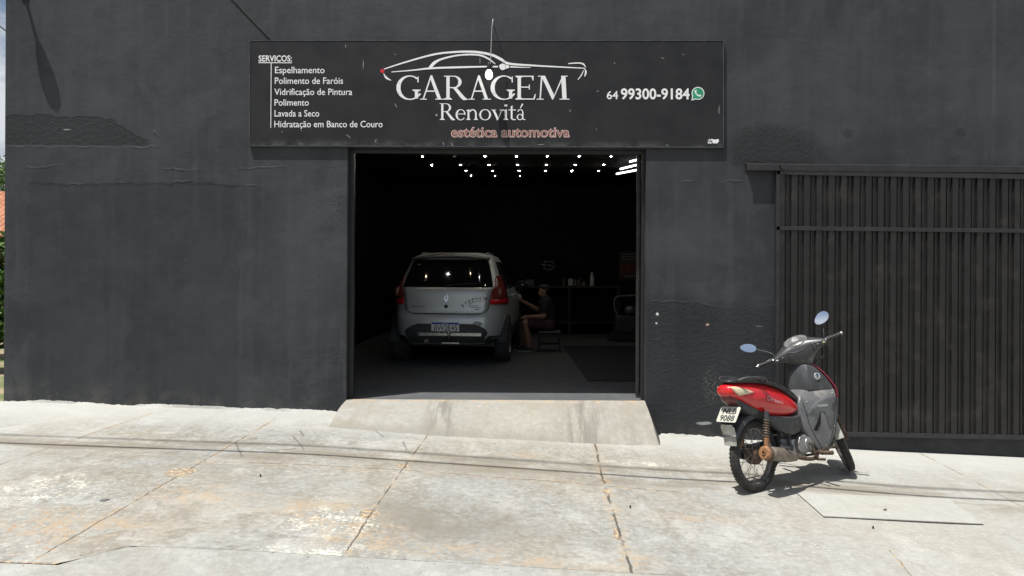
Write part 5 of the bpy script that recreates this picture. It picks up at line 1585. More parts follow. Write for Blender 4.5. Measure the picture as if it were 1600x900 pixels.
bm = B(); prism(bm, [(.66, .585), (.70, .622), (.75, .628), (.745, .60), (.72, .572), (.68, .568)], lambda x, y, w: CC(x, y, .0098), 0); link('wing_mark', bm, pm('decal_dark', (.09, .095, .10), .4), cc)
bm = B(); tube(bm, smoothpath([CC(x, z, .001) for x, z in ((.60, .74), (.585, .66), (.60, .56), (.63, .47), (.69, .38), (.77, .27))], 5), .0026, 6)
tube(bm, smoothpath([CC(x, z, .001) for x, z in ((.925, .72), (.93, .62), (.905, .50), (.865, .38), (.815, .26))], 5), .0026, 6); link('seam', bm, M_INK, cc, True)
bm = B()
for x, z in ((.915, .74), (.90, .46), (.63, .68), (.80, .30)): sphere(bm, CC(x, z, .001), .006, u=10, v=6)
link('screws', bm, M_STEEL, cc, True)
# key lock on the upper cover
bm = B(); kc = Vector((.80, -.128, .895))
kn = Vector((-.55, -.83, .1)).normalized()
MK = Matrix.Translation(kc) @ kn.to_track_quat('Z', 'Y').to_matrix().to_4x4()
lathe(bm, [(.030, -.01), (.030, .008), (.026, .011), (0, .011)], 24, MK); kl = bl('key_lock', bm, M_CHROME)
bm = B(); box(bm, -.004, .004, -.013, .013, .0105, .016, M=MK); lathe(bm, [(.008, .0105), (.008, .0135), (0, .0135)], 14, MK @ Matrix.Translation((0, .014, 0))); link('keyhole', bm, M_INK, kl)
# outer leg shield (red) seen along its edge
bm = B()
secs = ((.225, .80, .160, .95), (.30, .85, .172, 1.0), (.40, .905, .184, 1.03), (.50, .94, .196, 1.045), (.62, .962, .206, 1.04), (.70, .968, .210, 1.02), (.76, .962, .212, 1.0), (.80, .948, .207, .99), (.87, .903, .184, .955), (.93, .862, .154, .92), (.98, .822, .115, .885), (1.015, .79, .07, .86))
for nm_, ss2, mt_ in (('leg_shield', secs[5:], M_REDF), ('lower_shield', secs[:6], M_GREYP)):
    bm = B(); rws = []
    for z, xe, ye, xc in ss2:
        r = []
        for k in range(13):
            v = -1 + 2 * k / 12; r.append((xc - (xc - xe) * abs(v) ** 2.2, ye * v, z))
        rws.append(r)
    vs = [[bm.verts.new(p) for p in r] for r in rws]
    for i in range(len(vs) - 1):
        for k in range(12): bm.faces.new((vs[i][k], vs[i][k + 1], vs[i + 1][k + 1], vs[i + 1][k]))
    o = mods(bl(nm_, bm, mt_, angle=180), solid=.010, off=0); mods(o, bevel=.003)
# engine
bm = B(); lathe(bm, [(0, -.10), (.075, -.10), (.09, -.085), (.095, 0), (.09, .085), (.075, .10), (0, .10)], 28, Matrix.Translation((.56, 0, .315)) @ Matrix.Rotation(R(90), 4, 'X')); box(bm, .42, .66, -.085, .085, .245, .385, .02); en = bl('engine', bm, M_ALU)
bm = B(); lathe(bm, [(.062, .0), (.068, .012), (.06, .026), (.02, .032), (0, .032)], 26, Matrix.Translation((.615, -.098, .325)) @ Matrix.Rotation(R(90), 4, 'X')); link('clutch_cover', bm, M_ALU, en, True)
bm = B(); loft(bm, [[(x, -.118, a), (x, -.118, b_), (x, -.08, b_ + .01), (x, -.08, a - .01)] for x, a, b_ in ((.465, .30, .35), (.49, .265, .395), (.56, .25, .41), (.60, .26, .40))]); mods(link('crankcase_cover', bm, M_ALU, en), bevel=.008)
bm = B()
for k in range(9):
    x = .67 + .016 * k; box(bm, x, x + .005, -.06, .06, .275 + .003 * k, .39 + .003 * k)
box(bm, .66, .84, -.045, .045, .29, .38, .01); link('cylinder', bm, M_ALU, en)
bm = B()
for x, z in ((.50, .375), (.50, .285), (.58, .265), (.585, .385), (.655, .30)):
    lathe(bm, [(.007, 0), (.007, .006), (0, .007)], 10, Matrix.Translation((x, -.120, z)) @ Matrix.Rotation(R(90), 4, 'X'))
link('bolts', bm, M_STEEL, en)
# exhaust on the right
bm = B(); tube(bm, smoothpath([(.80, -.02, .29), (.80, -.06, .235), (.72, -.11, .205), (.60, -.135, .205), (.46, -.150, .225), (.36, -.160, .25)], 6), .017, 12); ex = bl('exhaust_pipe', bm, M_RUST)
bm = B()
ma, mb = Vector((-.105, -.178, .332)), Vector((.37, -.160, .245)); md = mb - ma
q4 = md.to_track_quat('Z', 'Y').to_matrix().to_4x4()
Lm = md.length
lathe(bm, [(.020, .012), (.022, .0), (.044, .0), (.053, .010), (.054, .05), (.054, .25), (.046, .36), (.030, Lm - .03), (.018, Lm)], 28, Matrix.Translation(ma) @ q4); link('silencer', bm, M_RUST, ex, True, 50)
bm = B(); lathe(bm, [(.021, .0), (.0225, -.003), (.045, -.003), (.0545, .006), (.0555, .022), (.054, .024)], 28, Matrix.Translation(ma) @ q4); lathe(bm, [(.013, -.012), (.017, -.012), (.019, .02), (.013, .02)], 18, Matrix.Translation(ma) @ q4, closed=True); link('end_cap', bm, M_RUSTO, ex, True)
bm = B(); lathe(bm, [(.013, .004), (0, .004)], 14, Matrix.Translation(ma) @ q4); link('outlet', bm, M_INK, ex)
bm = B(); hs = []
for k in range(9):
    t = .055 + (Lm - .10) * k / 8
    r = .058 if t < .26 else .058 - (t - .26) * .14
    a0, a1 = (R(-62), R(72))
    c_ = ma + md.normalized() * t
    dn, s1, t1 = frame_at(md)
    row = []
    side = Vector((0, -1, 0)); side = (side - dn * side.dot(dn)).normalized(); upv = dn.cross(side); upv = upv if upv.z > 0 else -upv
    for j in range(9):
        a = a0 + (a1 - a0) * j / 8
        row.append(c_ + (side * math.cos(a) + upv * math.sin(a)) * r)
    hs.append(row)
loft(bm, hs, caps=False, closed=False); mods(link('heat_shield', bm, M_SHIELD, ex, True), solid=.003, off=1)
bm = B(); tube(bm, [ma + md * .30 + Vector((0, .02, -.03)), Vector((.05, -.10, .24)), Vector((.35, -.08, .27))], .010, 8); link('bracket', bm, M_RUST, ex)
# kick starter, footrests, brake pedal
bm = B(); tube(bm, smoothpath([(.60, -.125, .33), (.605, -.150, .33), (.63, -.158, .24), (.66, -.165, .20)], 4), .010, 8); tube(bm, [(.66, -.15, .198), (.665, -.225, .200)], .012, 10); bl('kick_starter', bm, M_BROWN)
for s in (-1, 1):
    bm = B(); tube(bm, [(.62, s * .06, .225), (.70, s * .13, .235), (.72, s * .16, .245)], .011, 8); tube(bm, [(.72, s * .155, .245), (.725, s * .265, .252)], .018, 12); bl('footrest', bm, M_BROWN)
bm = B(); tube(bm, smoothpath([(.62, -.12, .24), (.74, -.15, .265), (.83, -.17, .275), (.86, -.19, .28)], 5), .009, 8); tube(bm, [(.855, -.165, .279), (.865, -.225, .283)], .012, 8); bl('brake_pedal', bm, M_BROWN)
for s in (-1, 1):
    bm = B(); tube(bm, [(.28, s * .08, .36), (.20, s * .13, .34), (.17, s * .15, .338)], .009, 8); tube(bm, [(.17, s * .14, .338), (.165, s * .225, .345)], .015, 10); bl('pillion_footrest', bm, M_DKP)
bm = B(); tube(bm, [(.50, .07, .25), (.515, .17, .13), (.52, .255, .046)], .012, 10); box(bm, .50, .545, .24, .285, .034, .046); bl('side_stand', bm, M_DKP)
bm = B(); loft(bm, [[(x, .085, z - h), (x, .11, z - h), (x, .11, z + h), (x, .085, z + h)] for x, z, h in ((-.06, .295, .03), (.0, .30, .055), (.3, .33, .045), (.48, .33, .07), (.55, .32, .05))]); mods(bl('chain_case', bm, M_DKP), bevel=.008)
bm = B(); tube(bm, [(.0, -.12, RW), (.0, .12, RW)], .011, 10); lathe(bm, [(.018, 0), (.018, .014), (0, .016)], 6, Matrix.Translation((0, -.112, RW)) @ Matrix.Rotation(R(90), 4, 'X')); bl('axle', bm, M_BROWN)
# ---------------- turning parts
def sl(name, bm, mat, smooth=True, angle=40, parent=None): return link(name, steered(bm), mat, parent or bike, smooth, angle)
fx = Vector((1, 0, 0)) - ax * ax.x; fx.normalize()        # square to the steering axis, forwards
for s in (-1, 1):
    bm = B(); a_ = SA - ax * .18 + Vector((0, s * .078, 0)) + fx * .02; b_ = FA + Vector((0, s * .078, 0))
    tube(bm, [a_, a_ + (b_ - a_) * .52, a_ + (b_ - a_) * .54, b_], [.017, .017, .024, .024], 12); tube(bm, [b_ + Vector((0, -.02 * s, 0)), b_ + Vector((0, .022 * s, 0))], .022, 12); sl('fork_leg', bm, M_BROWN)
bm = B(); prof = []
for k in range(15):
    a = R(2 + 150 * k / 14); r = .325
    c_, s_ = math.cos(a), math.sin(a); w = .058 - .012 * abs(k - 7) / 7
    prof.append([(FA.x + r_ * c_, y_, FA.z + r_ * s_) for r_, y_ in ((r - .035, -w), (r, -w + .006), (r + .012, 0), (r, w - .006), (r - .035, w), (r - .038, w - .005), (r + .005, 0), (r - .038, -w + .005))])
loft(bm, prof); fm = sl('front_mudguard', bm, M_DKP)
bm = B(); prof = []
for k in range(8):
    a = R(152 + 26 * k / 7); r = .332
    c_, s_ = math.cos(a), math.sin(a); w = .047 - .006 * k / 7
    prof.append([(FA.x + r_ * c_, y_, FA.z + r_ * s_) for r_, y_ in ((r - .02, -w), (r + .004, -w * .8), (r + .010, 0), (r + .004, w * .8), (r - .02, w), (r + .0, 0))])
loft(bm, prof); link('mudguard_flap', steered(bm), M_FLAP, fm, True)
bm = B(); tube(bm, [SA - ax * .22, SA + ax * .02], .03, 14); sl('steering_head', bm, M_DKP)
# handlebar cover: hull of sections across the bike
HB = SA + ax * .075 + fx * -.02
up_ = ax.copy(); bw = -fx                                  # up along the column; towards the rider
def hp(u, v, w): return HB + bw * u + Vector((0, 1, 0)) * v + up_ * w   # u to rider, v left, w up
bm = B(); rgs = []
for v, ub, uf, wl, wh, sk in ((-.245, .022, -.020, .006, .040, .035), (-.21, .034, -.034, -.008, .050, .032), (-.16, .046, -.055, -.028, .066, .022), (-.11, .062, -.09, -.065, .084, .008), (-.065, .076, -.115, -.145, .094, .0), (-.03, .082, -.125, -.185, .098, .0), (0, .084, -.13, -.19, .10, .0), (.03, .082, -.125, -.185, .098, .0), (.065, .076, -.115, -.145, .094, .0), (.11, .062, -.09, -.065, .084, .008), (.16, .046, -.055, -.028, .066, .022), (.21, .034, -.034, -.008, .050, .032), (.245, .022, -.020, .006, .040, .035)):
    r = []
    for k in range(20):
        a = 2 * math.pi * (k + .5) / 20; ca, sa = math.cos(a), math.sin(a)
        uu = (ub + uf) / 2 + math.copysign(abs(ca) ** .75, ca) * (ub - uf) / 2
        ww = (wl + wh) / 2 + math.copysign(abs(sa) ** .75, sa) * (wh - wl) / 2
        if ww > 0: uu -= .25 * ww                          # the dash leans forward
        r.append(hp(uu + sk, v, ww))
    rgs.append(r)
loft(bm, rgs); hc = mods(sl('handlebar_cover', bm, M_GREYP, angle=70), sub=1)
def rp(i, k, o=1.012):
    c_ = sum((Vector(q_) for q_ in rgs[i]), Vector()) / 20
    return c_ + (Vector(rgs[i][k % 20]) - c_) * o
bm = B(); tube(bm, smoothpath([rp(i, 1, 1.0) for i in range(13)], 4), .0028, 6)       # parting line of the two shells
for i in (3, 9): tube(bm, smoothpath([rp(i, k, .985) for k in (5, 3, 1, 0, -1, -3, -5)], 4), .0026, 6)
link('seam', steered(bm), M_INK, hc, True)
bm = B()
for i, k in ((2, 0), (10, 0), (5, -3), (7, -3)): sphere(bm, rp(i, k, .99), .0055, u=10, v=6)
link('screws', steered(bm), M_STEEL, hc, True)
bm = B()                                                   # column shroud below the bars
loft(bm, [[hp(a * math.cos(2 * math.pi * k / 16) - .02, b_ * math.sin(2 * math.pi * k / 16), w) for k in range(16)] for a, b_, w in ((.07, .07, -.15), (.065, .062, -.20), (.055, .05, -.26))]); link('column_shroud', steered(bm), M_DKP, hc, True)
bm = B()                                                   # dash panel
def dash(n, ru, rv, h, c=(0, 0)):
    return [hp(-.028 + c[0] + ru * math.cos(2 * math.pi * k / n) * (1.0), c[1] + rv * math.sin(2 * math.pi * k / n), h + .02 * -math.cos(2 * math.pi * k / n)) for k in range(n)]
loft(bm, [dash(28, .066, .112, .080), dash(28, .060, .104, .097), dash(28, .054, .096, .099), dash(28, .050, .090, .098)]); link('dash_panel', steered(bm), pm('dash_grey', (.085, .085, .085), .35, dirt=(.24, .23, .21), dirt_amt=.16), hc, True)
bm = B()
for c, rr_ in (((0, 0), .036), ((.002, .062), .021), ((.002, -.062), .021)):
    loft(bm, [dash(20, rr_ * .85, rr_ * .85, .099, c), dash(20, rr_ * .77, rr_ * .77, .102, c)])
link('gauge', steered(bm), pm('gauge_face', (.20, .20, .19), .2, var=.5, scale=60), hc)
bm = B(); sphere(bm, hp(-.135, 0, -.03), (.05, .075, .075)); sl('headlight', bm, pm('headlight_glass', (.5, .5, .5), .08, .3))
bm = B(); tube(bm, [hp(.035, -.38, .03), hp(.03, -.2, .025), hp(.0, 0, .0), hp(.03, .2, .025), hp(.035, .38, .03)], .0105, 10); sl('handlebar', bm, M_STEEL)
for s in (-1, 1):
    bm = B(); g_ = [hp(.030 + .006 * u, s * (.245 + .13 * u), .026 + .004 * u) for u in [i / 12 for i in range(13)]]
    tube(bm, g_, [.0175 if i % 2 else .0160 for i in range(13)], 12); sl('grip', bm, pm('grip_rubber', (.025, .025, .025), .7))
    bm = B(); tube(bm, [hp(.03, s * .372, .03), hp(.03, s * .388, .031)], .015, 10); sl('bar_end', bm, M_ALU)
    if s < 0 or True:
        bm = B(); tube(bm, smoothpath([hp(-.005, s * .215, .022), hp(-.035, s * .25, .012), hp(-.04, s * .33, .006), hp(-.03, s * .40, .0)], 4), .0055, 8); sl('lever', bm, M_STEEL)
    bm = B(); box(bm, -.017, .017, -.022, .022, -.02, .02, .006, Matrix.Translation(hp(.045, s * .215, .022))); sw = sl('switch_box', bm, M_DKP)
    bm = B(); box(bm, -.006, .006, -.009, .009, -.005, .005, .002, Matrix.Translation(hp(.064, s * .213, .027))); link('switch', steered(bm), pm('switch_yellow' if s < 0 else 'switch_pale', (.6, .48, .2) if s < 0 else (.6, .6, .58), .4), sw)
bm = B(); tube(bm, smoothpath([hp(.02, -.21, -.02), hp(.05, -.245, -.06), hp(.03, -.225, -.10), hp(-.02, -.16, -.14), hp(-.03, -.09, -.17)], 6), .005, 8); sl('cable', bm, M_DKP)
# mirrors: placed where the photograph shows the glass
MBI = MB_.inverted()
M_MIRR = pm('mirror_glass', (.90, .92, .95), .02, 1.0, var=.01, rvar=.01)
camv = Vector((0, -CD, CH))
for px, py, ra, rb, rot, s, tilt in ((1169, 544, .070, .037, -4, 1, 6.5), (1283.5, 497, .069, .045, 48, -1, 6.5)):
    tip = hp(.02, s * .225, .045); tipw = MB_ @ (STEER @ tip)
    # depth: above the grip, slightly rearward
    Yd = tipw.y + (.10 if s > 0 else .02)
    c_ = P(px, py, Yd)
    n_ = (camv - c_).normalized()
    n_ = (n_ + Vector((0, 0, math.tan(R(tilt))))).normalized()
    xr = Vector((0, 0, 1)).cross(n_).normalized(); zr = n_.cross(xr)
    A1 = xr * math.cos(R(rot)) + zr * math.sin(R(rot)); A2 = n_.cross(A1)
    def mell(k, o, n=32): return [MBI @ (c_ + (A1 * ra * k * math.cos(2 * math.pi * i / n) + A2 * rb * k * math.sin(2 * math.pi * i / n) * (1 + .12 * math.cos(2 * math.pi * i / n))) + n_ * o) for i in range(n)]
    bm = B(); loft(bm, [mell(.55, -.026), mell(.92, -.016), mell(1.06, -.004), mell(1.06, .003), mell(1.0, .003)]); mi = bl('mirror', bm, M_DKP)
    bm = B(); prism(bm, [(math.cos(2 * math.pi * i / 32), math.sin(2 * math.pi * i / 32)) for i in range(32)], lambda u, v, w: MBI @ (c_ + A1 * ra * 1.0 * u + A2 * rb * 1.0 * v * (1 + .12 * u) + n_ * .0042), 0); link('mirror_glass', bm, M_MIRR, mi)
    back = MBI @ (c_ - n_ * .022)
    st_ = STEER @ tip; bm = B(); tube(bm, smoothpath([st_, st_ + Vector((.0, s * .01, .03)), (st_ + back) / 2 + Vector((.01, s * .0, .02)), back], 5), .0052, 8); link('mirror_stem', bm, M_DKP, mi, True)
# ================================================================== the man on the stool, polishing the car
PY = 4.94
pf = P(849, 548, PY)
man = thing('person', 'seated man in black T-shirt and maroon shorts leaning to the side of the silver car', 'person', (pf.x - .21, PY, 0))
def remesh(name, caps, mat, parent, vox=.011, smooth_=6):
    bm = B()
    for c in caps:
        if len(c) == 4:
            a, b, ra, rb = c; a = Vector(a); b = Vector(b)
            n = 6
            tube(bm, [a + (b - a) * i / n for i in range(n + 1)], [ra + (rb - ra) * i / n for i in range(n + 1)], 14)
            sphere(bm, a, ra, u=14, v=8); sphere(bm, b, rb, u=14, v=8)
        else:
            sphere(bm, c[0], c[1], u=18, v=12)
    o = link(name, bm, mat, parent)
    m = o.modifiers.new('join', 'REMESH'); m.mode = 'VOXEL'; m.voxel_size = vox; m.use_smooth_shade = True
    if smooth_:
        m = o.modifiers.new('relax', 'SMOOTH'); m.factor = .5; m.iterations = smooth_
    return o
M_SKIN = pm('skin', (.30, .165, .11), .55, var=.08, scale=20)
sx = .21
HD = Vector((sx + .02, 0, 1.02))
hipx = sx + .06
caps = [((hipx, 0, .47), (sx + .05, 0, .72), .125, .13), ((sx + .05, 0, .72), (sx + .03, 0, .84), .13, .11), ((sx + .03, -.14, .845), (sx + .03, .14, .845), .06, .06),
        ((sx + .025, 0, .86), (sx + .01, 0, .95), .052, .050), ((sx + .0, 0, 1.03), (.078, .070, .095)), ((sx - .035, 0, .975), (.050, .050, .052)), ((sx + .02, 0, 1.045), (.078, .072, .075)),
        ((sx - .082, 0, 1.0), (.016, .014, .018)), ((sx - .07, 0, 1.02), (.014, .010, .02)), ((sx + .01, .072, 1.0), (.014, .012, .024)), ((sx + .01, -.072, 1.0), (.014, .012, .024))]
for s, kx, ky, kz, fx_, fz in ((-1, -.105, -.13, .475, -.055, .075), (1, -.10, .13, .50, -.12, .075)):
    caps += [((hipx, s * .09, .46), (kx, ky, kz), .088, .062), ((kx, ky, kz), (fx_, ky, .26), .060, .054), ((fx_, ky, .26), (fx_ + .02, ky, fz), .054, .040), ((fx_ + .01, ky, .045), (fx_ - .11, ky, .035), .038, .030)]
arms = (((sx + .03, -.18, .84), (sx + .0, -.235, .60), (-.075, -.13, .585)), ((sx + .02, .18, .84), (sx - .06, .22, .67), (-.155, .07, .845)))
for sh_, el, ha in arms:
    caps += [(sh_, el, .052, .042), (el, ha, .042, .027)]
    # hand: palm, four fingers, thumb
    sh_, el, ha = map(Vector, (sh_, el, ha)); d = (ha - el).normalized(); dn, s_, t_ = frame_at(d)
    pal = ha + d * .045
    caps += [(ha, pal, .026, .030)]
    for k, (off, ln) in enumerate(((-.024, .062), (-.008, .074), (.009, .070), (.025, .054))):
        a = pal + s_ * off + d * .02; b_ = a + d * ln * .6 - t_ * .008; c_ = b_ + d * ln * .35 - t_ * .024
        caps += [(a, b_, .0095, .009), (b_, c_, .009, .0078)]
    a = ha + d * .02 - s_ * .026; b_ = a + d * .035 - s_ * .022 - t_ * .01; caps += [(a, b_, .012, .0095), (b_, b_ + d * .026 - t_ * .01, .0095, .008)]
body_ = remesh('body', caps, M_SKIN, man, .0085, 4)
remesh('shirt', [((hipx, 0, .48), (sx + .05, 0, .72), .140, .142), ((sx + .05, 0, .72), (sx + .03, 0, .85), .142, .11), ((sx + .03, -.15, .845), (sx + .03, .15, .845), .072, .072), ((sx + .03, -.18, .84), (sx + .012, -.22, .70), .068, .066), ((sx + .02, .18, .84), (sx - .03, .21, .73), .068, .066)],
       pm('black_tshirt', (.012, .012, .013), .85), man, .012, 5)
remesh('shorts', [((hipx + .01, -.07, .44), (hipx + .01, .07, .44), .125, .125), ((hipx, -.09, .455), (-.01, -.122, .475), .105, .088), ((hipx, .09, .455), (-.01, .122, .49), .105, .088)],
       pm('maroon_shorts', (.055, .018, .028), .8), man, .012, 4)
remesh('hair', [((sx + .025, 0, 1.075), (.088, .080, .062)), ((sx + .055, 0, 1.04), (.055, .076, .075)), ((sx - .02, 0, 1.10), (.06, .066, .034))], pm('black_hair', (.008, .007, .006), .6), man, .008, 2)
for s, fx_, ky in ((-1, -.055, -.13), (1, -.12, .13)):
    remesh('shoe', [((fx_ + .025, ky, .052), (fx_ - .03, ky, .05), .042, .042), ((fx_ - .03, ky, .05), (fx_ - .15, ky, .036), .042, .032)], pm('black_shoe', (.015, .015, .015), .6), man, .009, 2)
    bm = B(); loft(bm, [[(fx_ + .07, ky + .03, z), (fx_ + .07, ky - .03, z), (fx_ - .10, ky - .042, z), (fx_ - .175, ky - .025, z), (fx_ - .175, ky + .025, z), (fx_ - .10, ky + .042, z)] for z in (.002, .018)]); link('shoe_sole', bm, pm('pale_sole', (.42, .42, .42), .7), man)
for s in (-1, 1):
    bm = B(); sphere(bm, (sx - .067, s * .028, 1.03), .010, u=10, v=8); link('eye', bm, pm('eye_dark', (.05, .045, .04), .2), body_, True)
bm = B(); sphere(bm, (sx - .074, 0, .968), (.010, .020, .006), u=10, v=8); link('mouth', bm, pm('lip', (.22, .09, .075), .5), body_, True)
# polishing cloth in the raised hand
bm = B(); sphere(bm, (-.215, .045, .905), (.05, .035, .065), Matrix.Rotation(R(20), 4, 'X'))
for v in bm.verts: v.co += Vector((random.uniform(-.007, .007), random.uniform(-.007, .007), random.uniform(-.009, .009)))
cl = link('polishing_cloth', local(bm, thing('tmp', 'tmp', 'tmp')), pm('grey_cloth', (.30, .30, .29), .9), None, True)
bpy.data.objects.remove(bpy.data.objects['tmp'])
cl.location = man.location
tag(cl, "crumpled pale cloth in the seated man's raised hand against the car", 'cloth')
# stool
st_x = man.location.x + sx + .10
stool = thing('stool', 'low dark stool with thin metal legs under the seated man', 'stool', (st_x, PY, 0))
bm = B(); box(bm, -.19, .19, -.17, .17, .315, .348, .008); link('seat', bm, pm('stool_seat', (.10, .085, .09), .5), stool)
for a in (-1, 1):
    for b_ in (-1, 1):
        bm = B(); tube(bm, [(a * .165, b_ * .145, .317), (a * .18, b_ * .16, .0)], .011, 8); link('leg', bm, M_TRIMB, stool)
bm = B(); box(bm, -.17, .17, -.15, .15, .11, .125); link('shelf', bm, M_TRIMB, stool)

# ================================================================== beyond the left corner
M_LEAF = []
for i, c in enumerate(((.045, .10, .015), (.075, .14, .025), (.030, .070, .012))):
    t = NT('foliage'); o_ = t.obj(); n_ = t.noise(o_, 3, 4, .6)
    M_LEAF.append(t.fin(t.mix(t.ss(n_, .3, .7), c, tuple(q_ * 1.6 for q_ in c)), .55, 0, Specular_IOR_Level=.3))
M_BARK = pm('bark', (.12, .09, .065), .9, var=.3, scale=12, bump=.4)
def leaves(bm, clumps, per, size, rnd):
    for c, r in clumps:
        mi = rnd.choice((0, 0, 1, 1, 2))
        for _ in range(per):
            while True:
                d = Vector((rnd.uniform(-1, 1), rnd.uniform(-1, 1), rnd.uniform(-1, 1)))
                if .15 < d.length < 1: break
            p = Vector(c) + Vector((d.x * r, d.y * r, d.z * r * .8))
            a = Vector((rnd.gauss(0, 1), rnd.gauss(0, 1), rnd.gauss(0, .6))).normalized()
            b = a.orthogonal().normalized(); b.rotate(Quaternion(a, rnd.uniform(0, 6.28)))
            s = size * rnd.uniform(.6, 1.3)
            f = quad(bm, [p - a * s, p - b * s * .45, p + a * s, p + b * s * .45]); f.material_index = mi
def tree(x, y, z, h, cr, label, seed, group='trees beyond the left corner'):
    rnd = random.Random(seed)
    r_ = thing('broadleaf_tree', label, 'tree', (x, y, z), group=group)
    bm = B(); tube(bm, smoothpath([(0, 0, -.1), (.05, .03, h * .25), (-.04, .08, h * .5), (.08, 0, h * .75)], 4), [.16 * h / 6 * (1 - .045 * i) for i in range(13)], 10)
    tips = []
    for k in range(9):
        a = k * 2.4 + rnd.uniform(-.3, .3); z0 = h * rnd.uniform(.35, .65); e = Vector((math.cos(a) * cr * rnd.uniform(.5, .85), math.sin(a) * cr * rnd.uniform(.5, .85), z0 + h * rnd.uniform(.12, .35)))
        tube(bm, smoothpath([(0, 0, z0), e * .5 + Vector((0, 0, z0 * .5 + .1)), e], 4), [.07 * h / 6 * (1 - .1 * i) for i in range(9)], 6); tips.append(e)
    link('trunk', bm, M_BARK, r_, True)
    cl = [(e + Vector((rnd.uniform(-.5, .5), rnd.uniform(-.5, .5), rnd.uniform(-.3, .6))) * cr * .4, cr * rnd.uniform(.18, .34)) for e in tips for _ in range(4)]
    cl += [(Vector((rnd.uniform(-.4, .4) * cr, rnd.uniform(-.4, .4) * cr, h * rnd.uniform(.8, 1.0))), cr * .3) for _ in range(6)]
    bm = B(); leaves(bm, cl, 90, .09 * h / 6, rnd); link('crown', bm, M_LEAF, r_)
def shrub(x, y, z, h, r, label, seed):
    rnd = random.Random(seed)
    r_ = thing('shrub', label, 'shrub', (x, y, z), group='shrubs along the left side of the garage')
    bm = B(); cl = []
    for k in range(12):
        a = k * 2.4; e = Vector((math.cos(a) * r * rnd.uniform(.2, .8), math.sin(a) * r * rnd.uniform(.2, .8), h * rnd.uniform(.5, .95)))
        tube(bm, smoothpath([(0, 0, -.05), e * .5 + Vector((0, 0, .1)), e], 4), .012, 5)
        cl += [(e * u + Vector((rnd.uniform(-.1, .1), rnd.uniform(-.1, .1), 0)), r * .33) for u in (.45, .7, 1)]
    link('stems', bm, M_BARK, r_)
    bm = B(); leaves(bm, cl, 60, .075, rnd); link('leaves', bm, M_LEAF, r_)
for i, (px, y, h, r, lab) in enumerate(((3, 2.2, 1.5, .55, 'leafy green shrub nearest the pavement beside the black side wall'), (2, 3.6, 2.0, .7, 'tall bright green shrub behind the first one beside the side wall'), (4, 5.2, 2.1, .8, 'dense green shrub farthest back beside the side wall'))):
    p = P(px, 600, y); shrub(p.x - .25, y, base(p.x) - .01, h, r, lab, 20 + i)
p = P(2, 330, 17.3)
house = thing('house', 'low house with orange clay tiled roof left of the garage', 'house', (p.x - 2.6, 17.3, 0))
zr_, ze = P(2, 303, 17.3).z, P(2, 372, 17.3).z
def tiles():
    t = NT('clay_tiles'); o_ = t.obj(); x, y, z = t.xyz(o_)
    w = t.math('SINE', t.mul(x, 30.0)); n_ = t.noise(o_, 4, 6, .65)
    row = t.math('SINE', t.mul(z, 34.0))
    c = t.mix(t.ss(n_, .3, .7), (.30, .11, .055), (.44, .20, .11))
    return t.fin(c, .85, 0, t.bump(t.add(w, t.mul(row, .5)), .9, .03))
bm = B(); box(bm, -3.2, 3.2, .0, 5.0, -.1, ze); link('wall', bm, pm('cream_house_wall', (.50, .45, .36), .85, dirt=(.3, .25, .2), dirt_amt=.1), house)
bm = B(); loft(bm, [[(x, -.5, ze - .05), (x, 2.5, zr_ + .35), (x, 5.5, ze - .05), (x, 5.5, ze - .15), (x, 2.5, zr_ + .25), (x, -.5, ze - .15)] for x in (-3.6, 3.6)]); link('roof', bm, tiles(), house)
bm = B(); box(bm, 1.2, 2.2, -.02, .03, 1.0, 2.1); wn = link('window', bm, pm('house_window', (.05, .05, .055), .1), house)
bm = B(); box(bm, 1.1, 1.2, -.05, .02, .95, 2.15); box(bm, 2.2, 2.3, -.05, .02, .95, 2.15); box(bm, 1.2, 2.2, -.05, .02, 2.1, 2.18); box(bm, 1.2, 2.2, -.05, .02, .92, 1.0); link('frame', bm, pm('white_frame', (.6, .6, .58), .6), wn)
p = P(-6, 300, 26); tree(p.x - .6, 26, base(p.x), 6.6, 2.6, 'round green tree standing behind the tiled house', 5)
p = P(6, 300, 33); tree(p.x, 33, base(p.x), 6.9, 2.4, 'taller green tree farther behind the tiled house', 9)
a_, b_ = P(-30, 18, 6.0), P(14, 52, 9.5)
bm = B(); d_ = b_ - a_
tube(bm, [a_ - d_ * 1.5, a_, b_, b_ + d_ * .6], .014, 6)
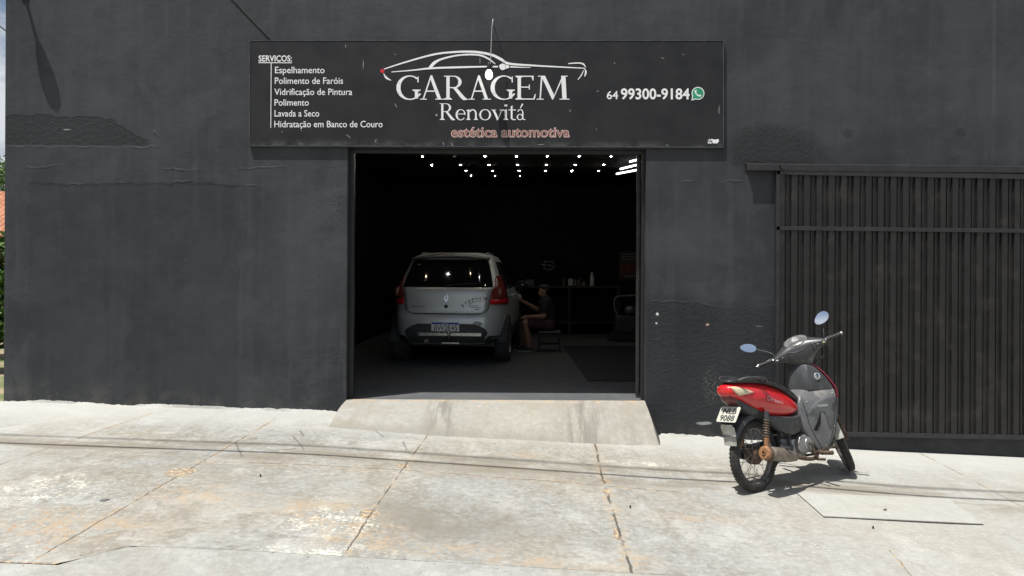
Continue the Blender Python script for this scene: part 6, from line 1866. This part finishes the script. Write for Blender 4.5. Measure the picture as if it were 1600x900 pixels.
tag(link('overhead_wire', bm, M_TRIMB, smooth=True), 'thin wire crossing the sky at the upper left corner', 'wire', 'wires over the street')

# ---- scraps on the pavement
def scrap(px, py, rx, ry, col, lab, seed, h=.004):
    rnd = random.Random(seed); c = PG(px, py)
    bm = B(); n = 9; up_ = []
    for k in range(n):
        a = 2 * math.pi * k / n; r = rnd.uniform(.7, 1.1)
        up_.append((c.x + rx * r * math.cos(a), c.y + ry * r * math.sin(a)))
    lo = [Vector((x, y, g(x, y) + .002)) for x, y in up_]; hi = [Vector((c.x + (x - c.x) * .8, c.y + (y - c.y) * .8, g(x, y) + .002 + h * rnd.uniform(.8, 1.6))) for x, y in up_]
    loft(bm, [lo, hi])
    tag(link('litter', bm, pm('litter_' + lab.split()[0], col, .8)), lab, 'litter', 'scraps on the pavement')
scrap(163, 782, .035, .028, (.13, .13, .13), 'grey flat scrap lying on the left part of the pavement', 1)
scrap(407, 745, .007, .006, (.02, .018, .015), 'black crumb on the pavement left of the middle joint', 2, .012)
scrap(985, 794, .008, .007, (.015, .015, .015), 'black pebble on the pavement right of the cracked joint', 3, .014)
scrap(1364, 826, .008, .007, (.02, .018, .015), 'dark pebble just below the concrete cover', 4, .014)
scrap(1383, 800.5, .016, .005, (.03, .028, .022), 'dark sliver lying on the concrete cover', 5, .02)
rnd = random.Random(11); bm = B()
for k in range(230):
    if k < 120: px, py = rnd.uniform(560, 900), rnd.uniform(730, 890)
    else: px, py = rnd.uniform(20, 1580), rnd.uniform(690, 885)
    c = PG(px, py); r = rnd.uniform(.0012, .0032)
    M_ = Matrix.Translation((c.x, c.y, g(c.x, c.y) + r * .5)) @ Matrix.Rotation(rnd.uniform(0, 3), 4, 'Z') @ Matrix.Diagonal((r * rnd.uniform(.8, 1.8), r, r * .7, 1))
    b = bmesh.new(); bmesh.ops.create_icosphere(b, subdivisions=1, radius=1); merge(bm, b, M_)
o = link('grit', bm, pm('grit_stone', (.10, .085, .07), .9, var=.5, scale=40)); o['kind'] = 'stuff'
o['label'] = 'dark grit scattered over the pavement'; o['category'] = 'grit'
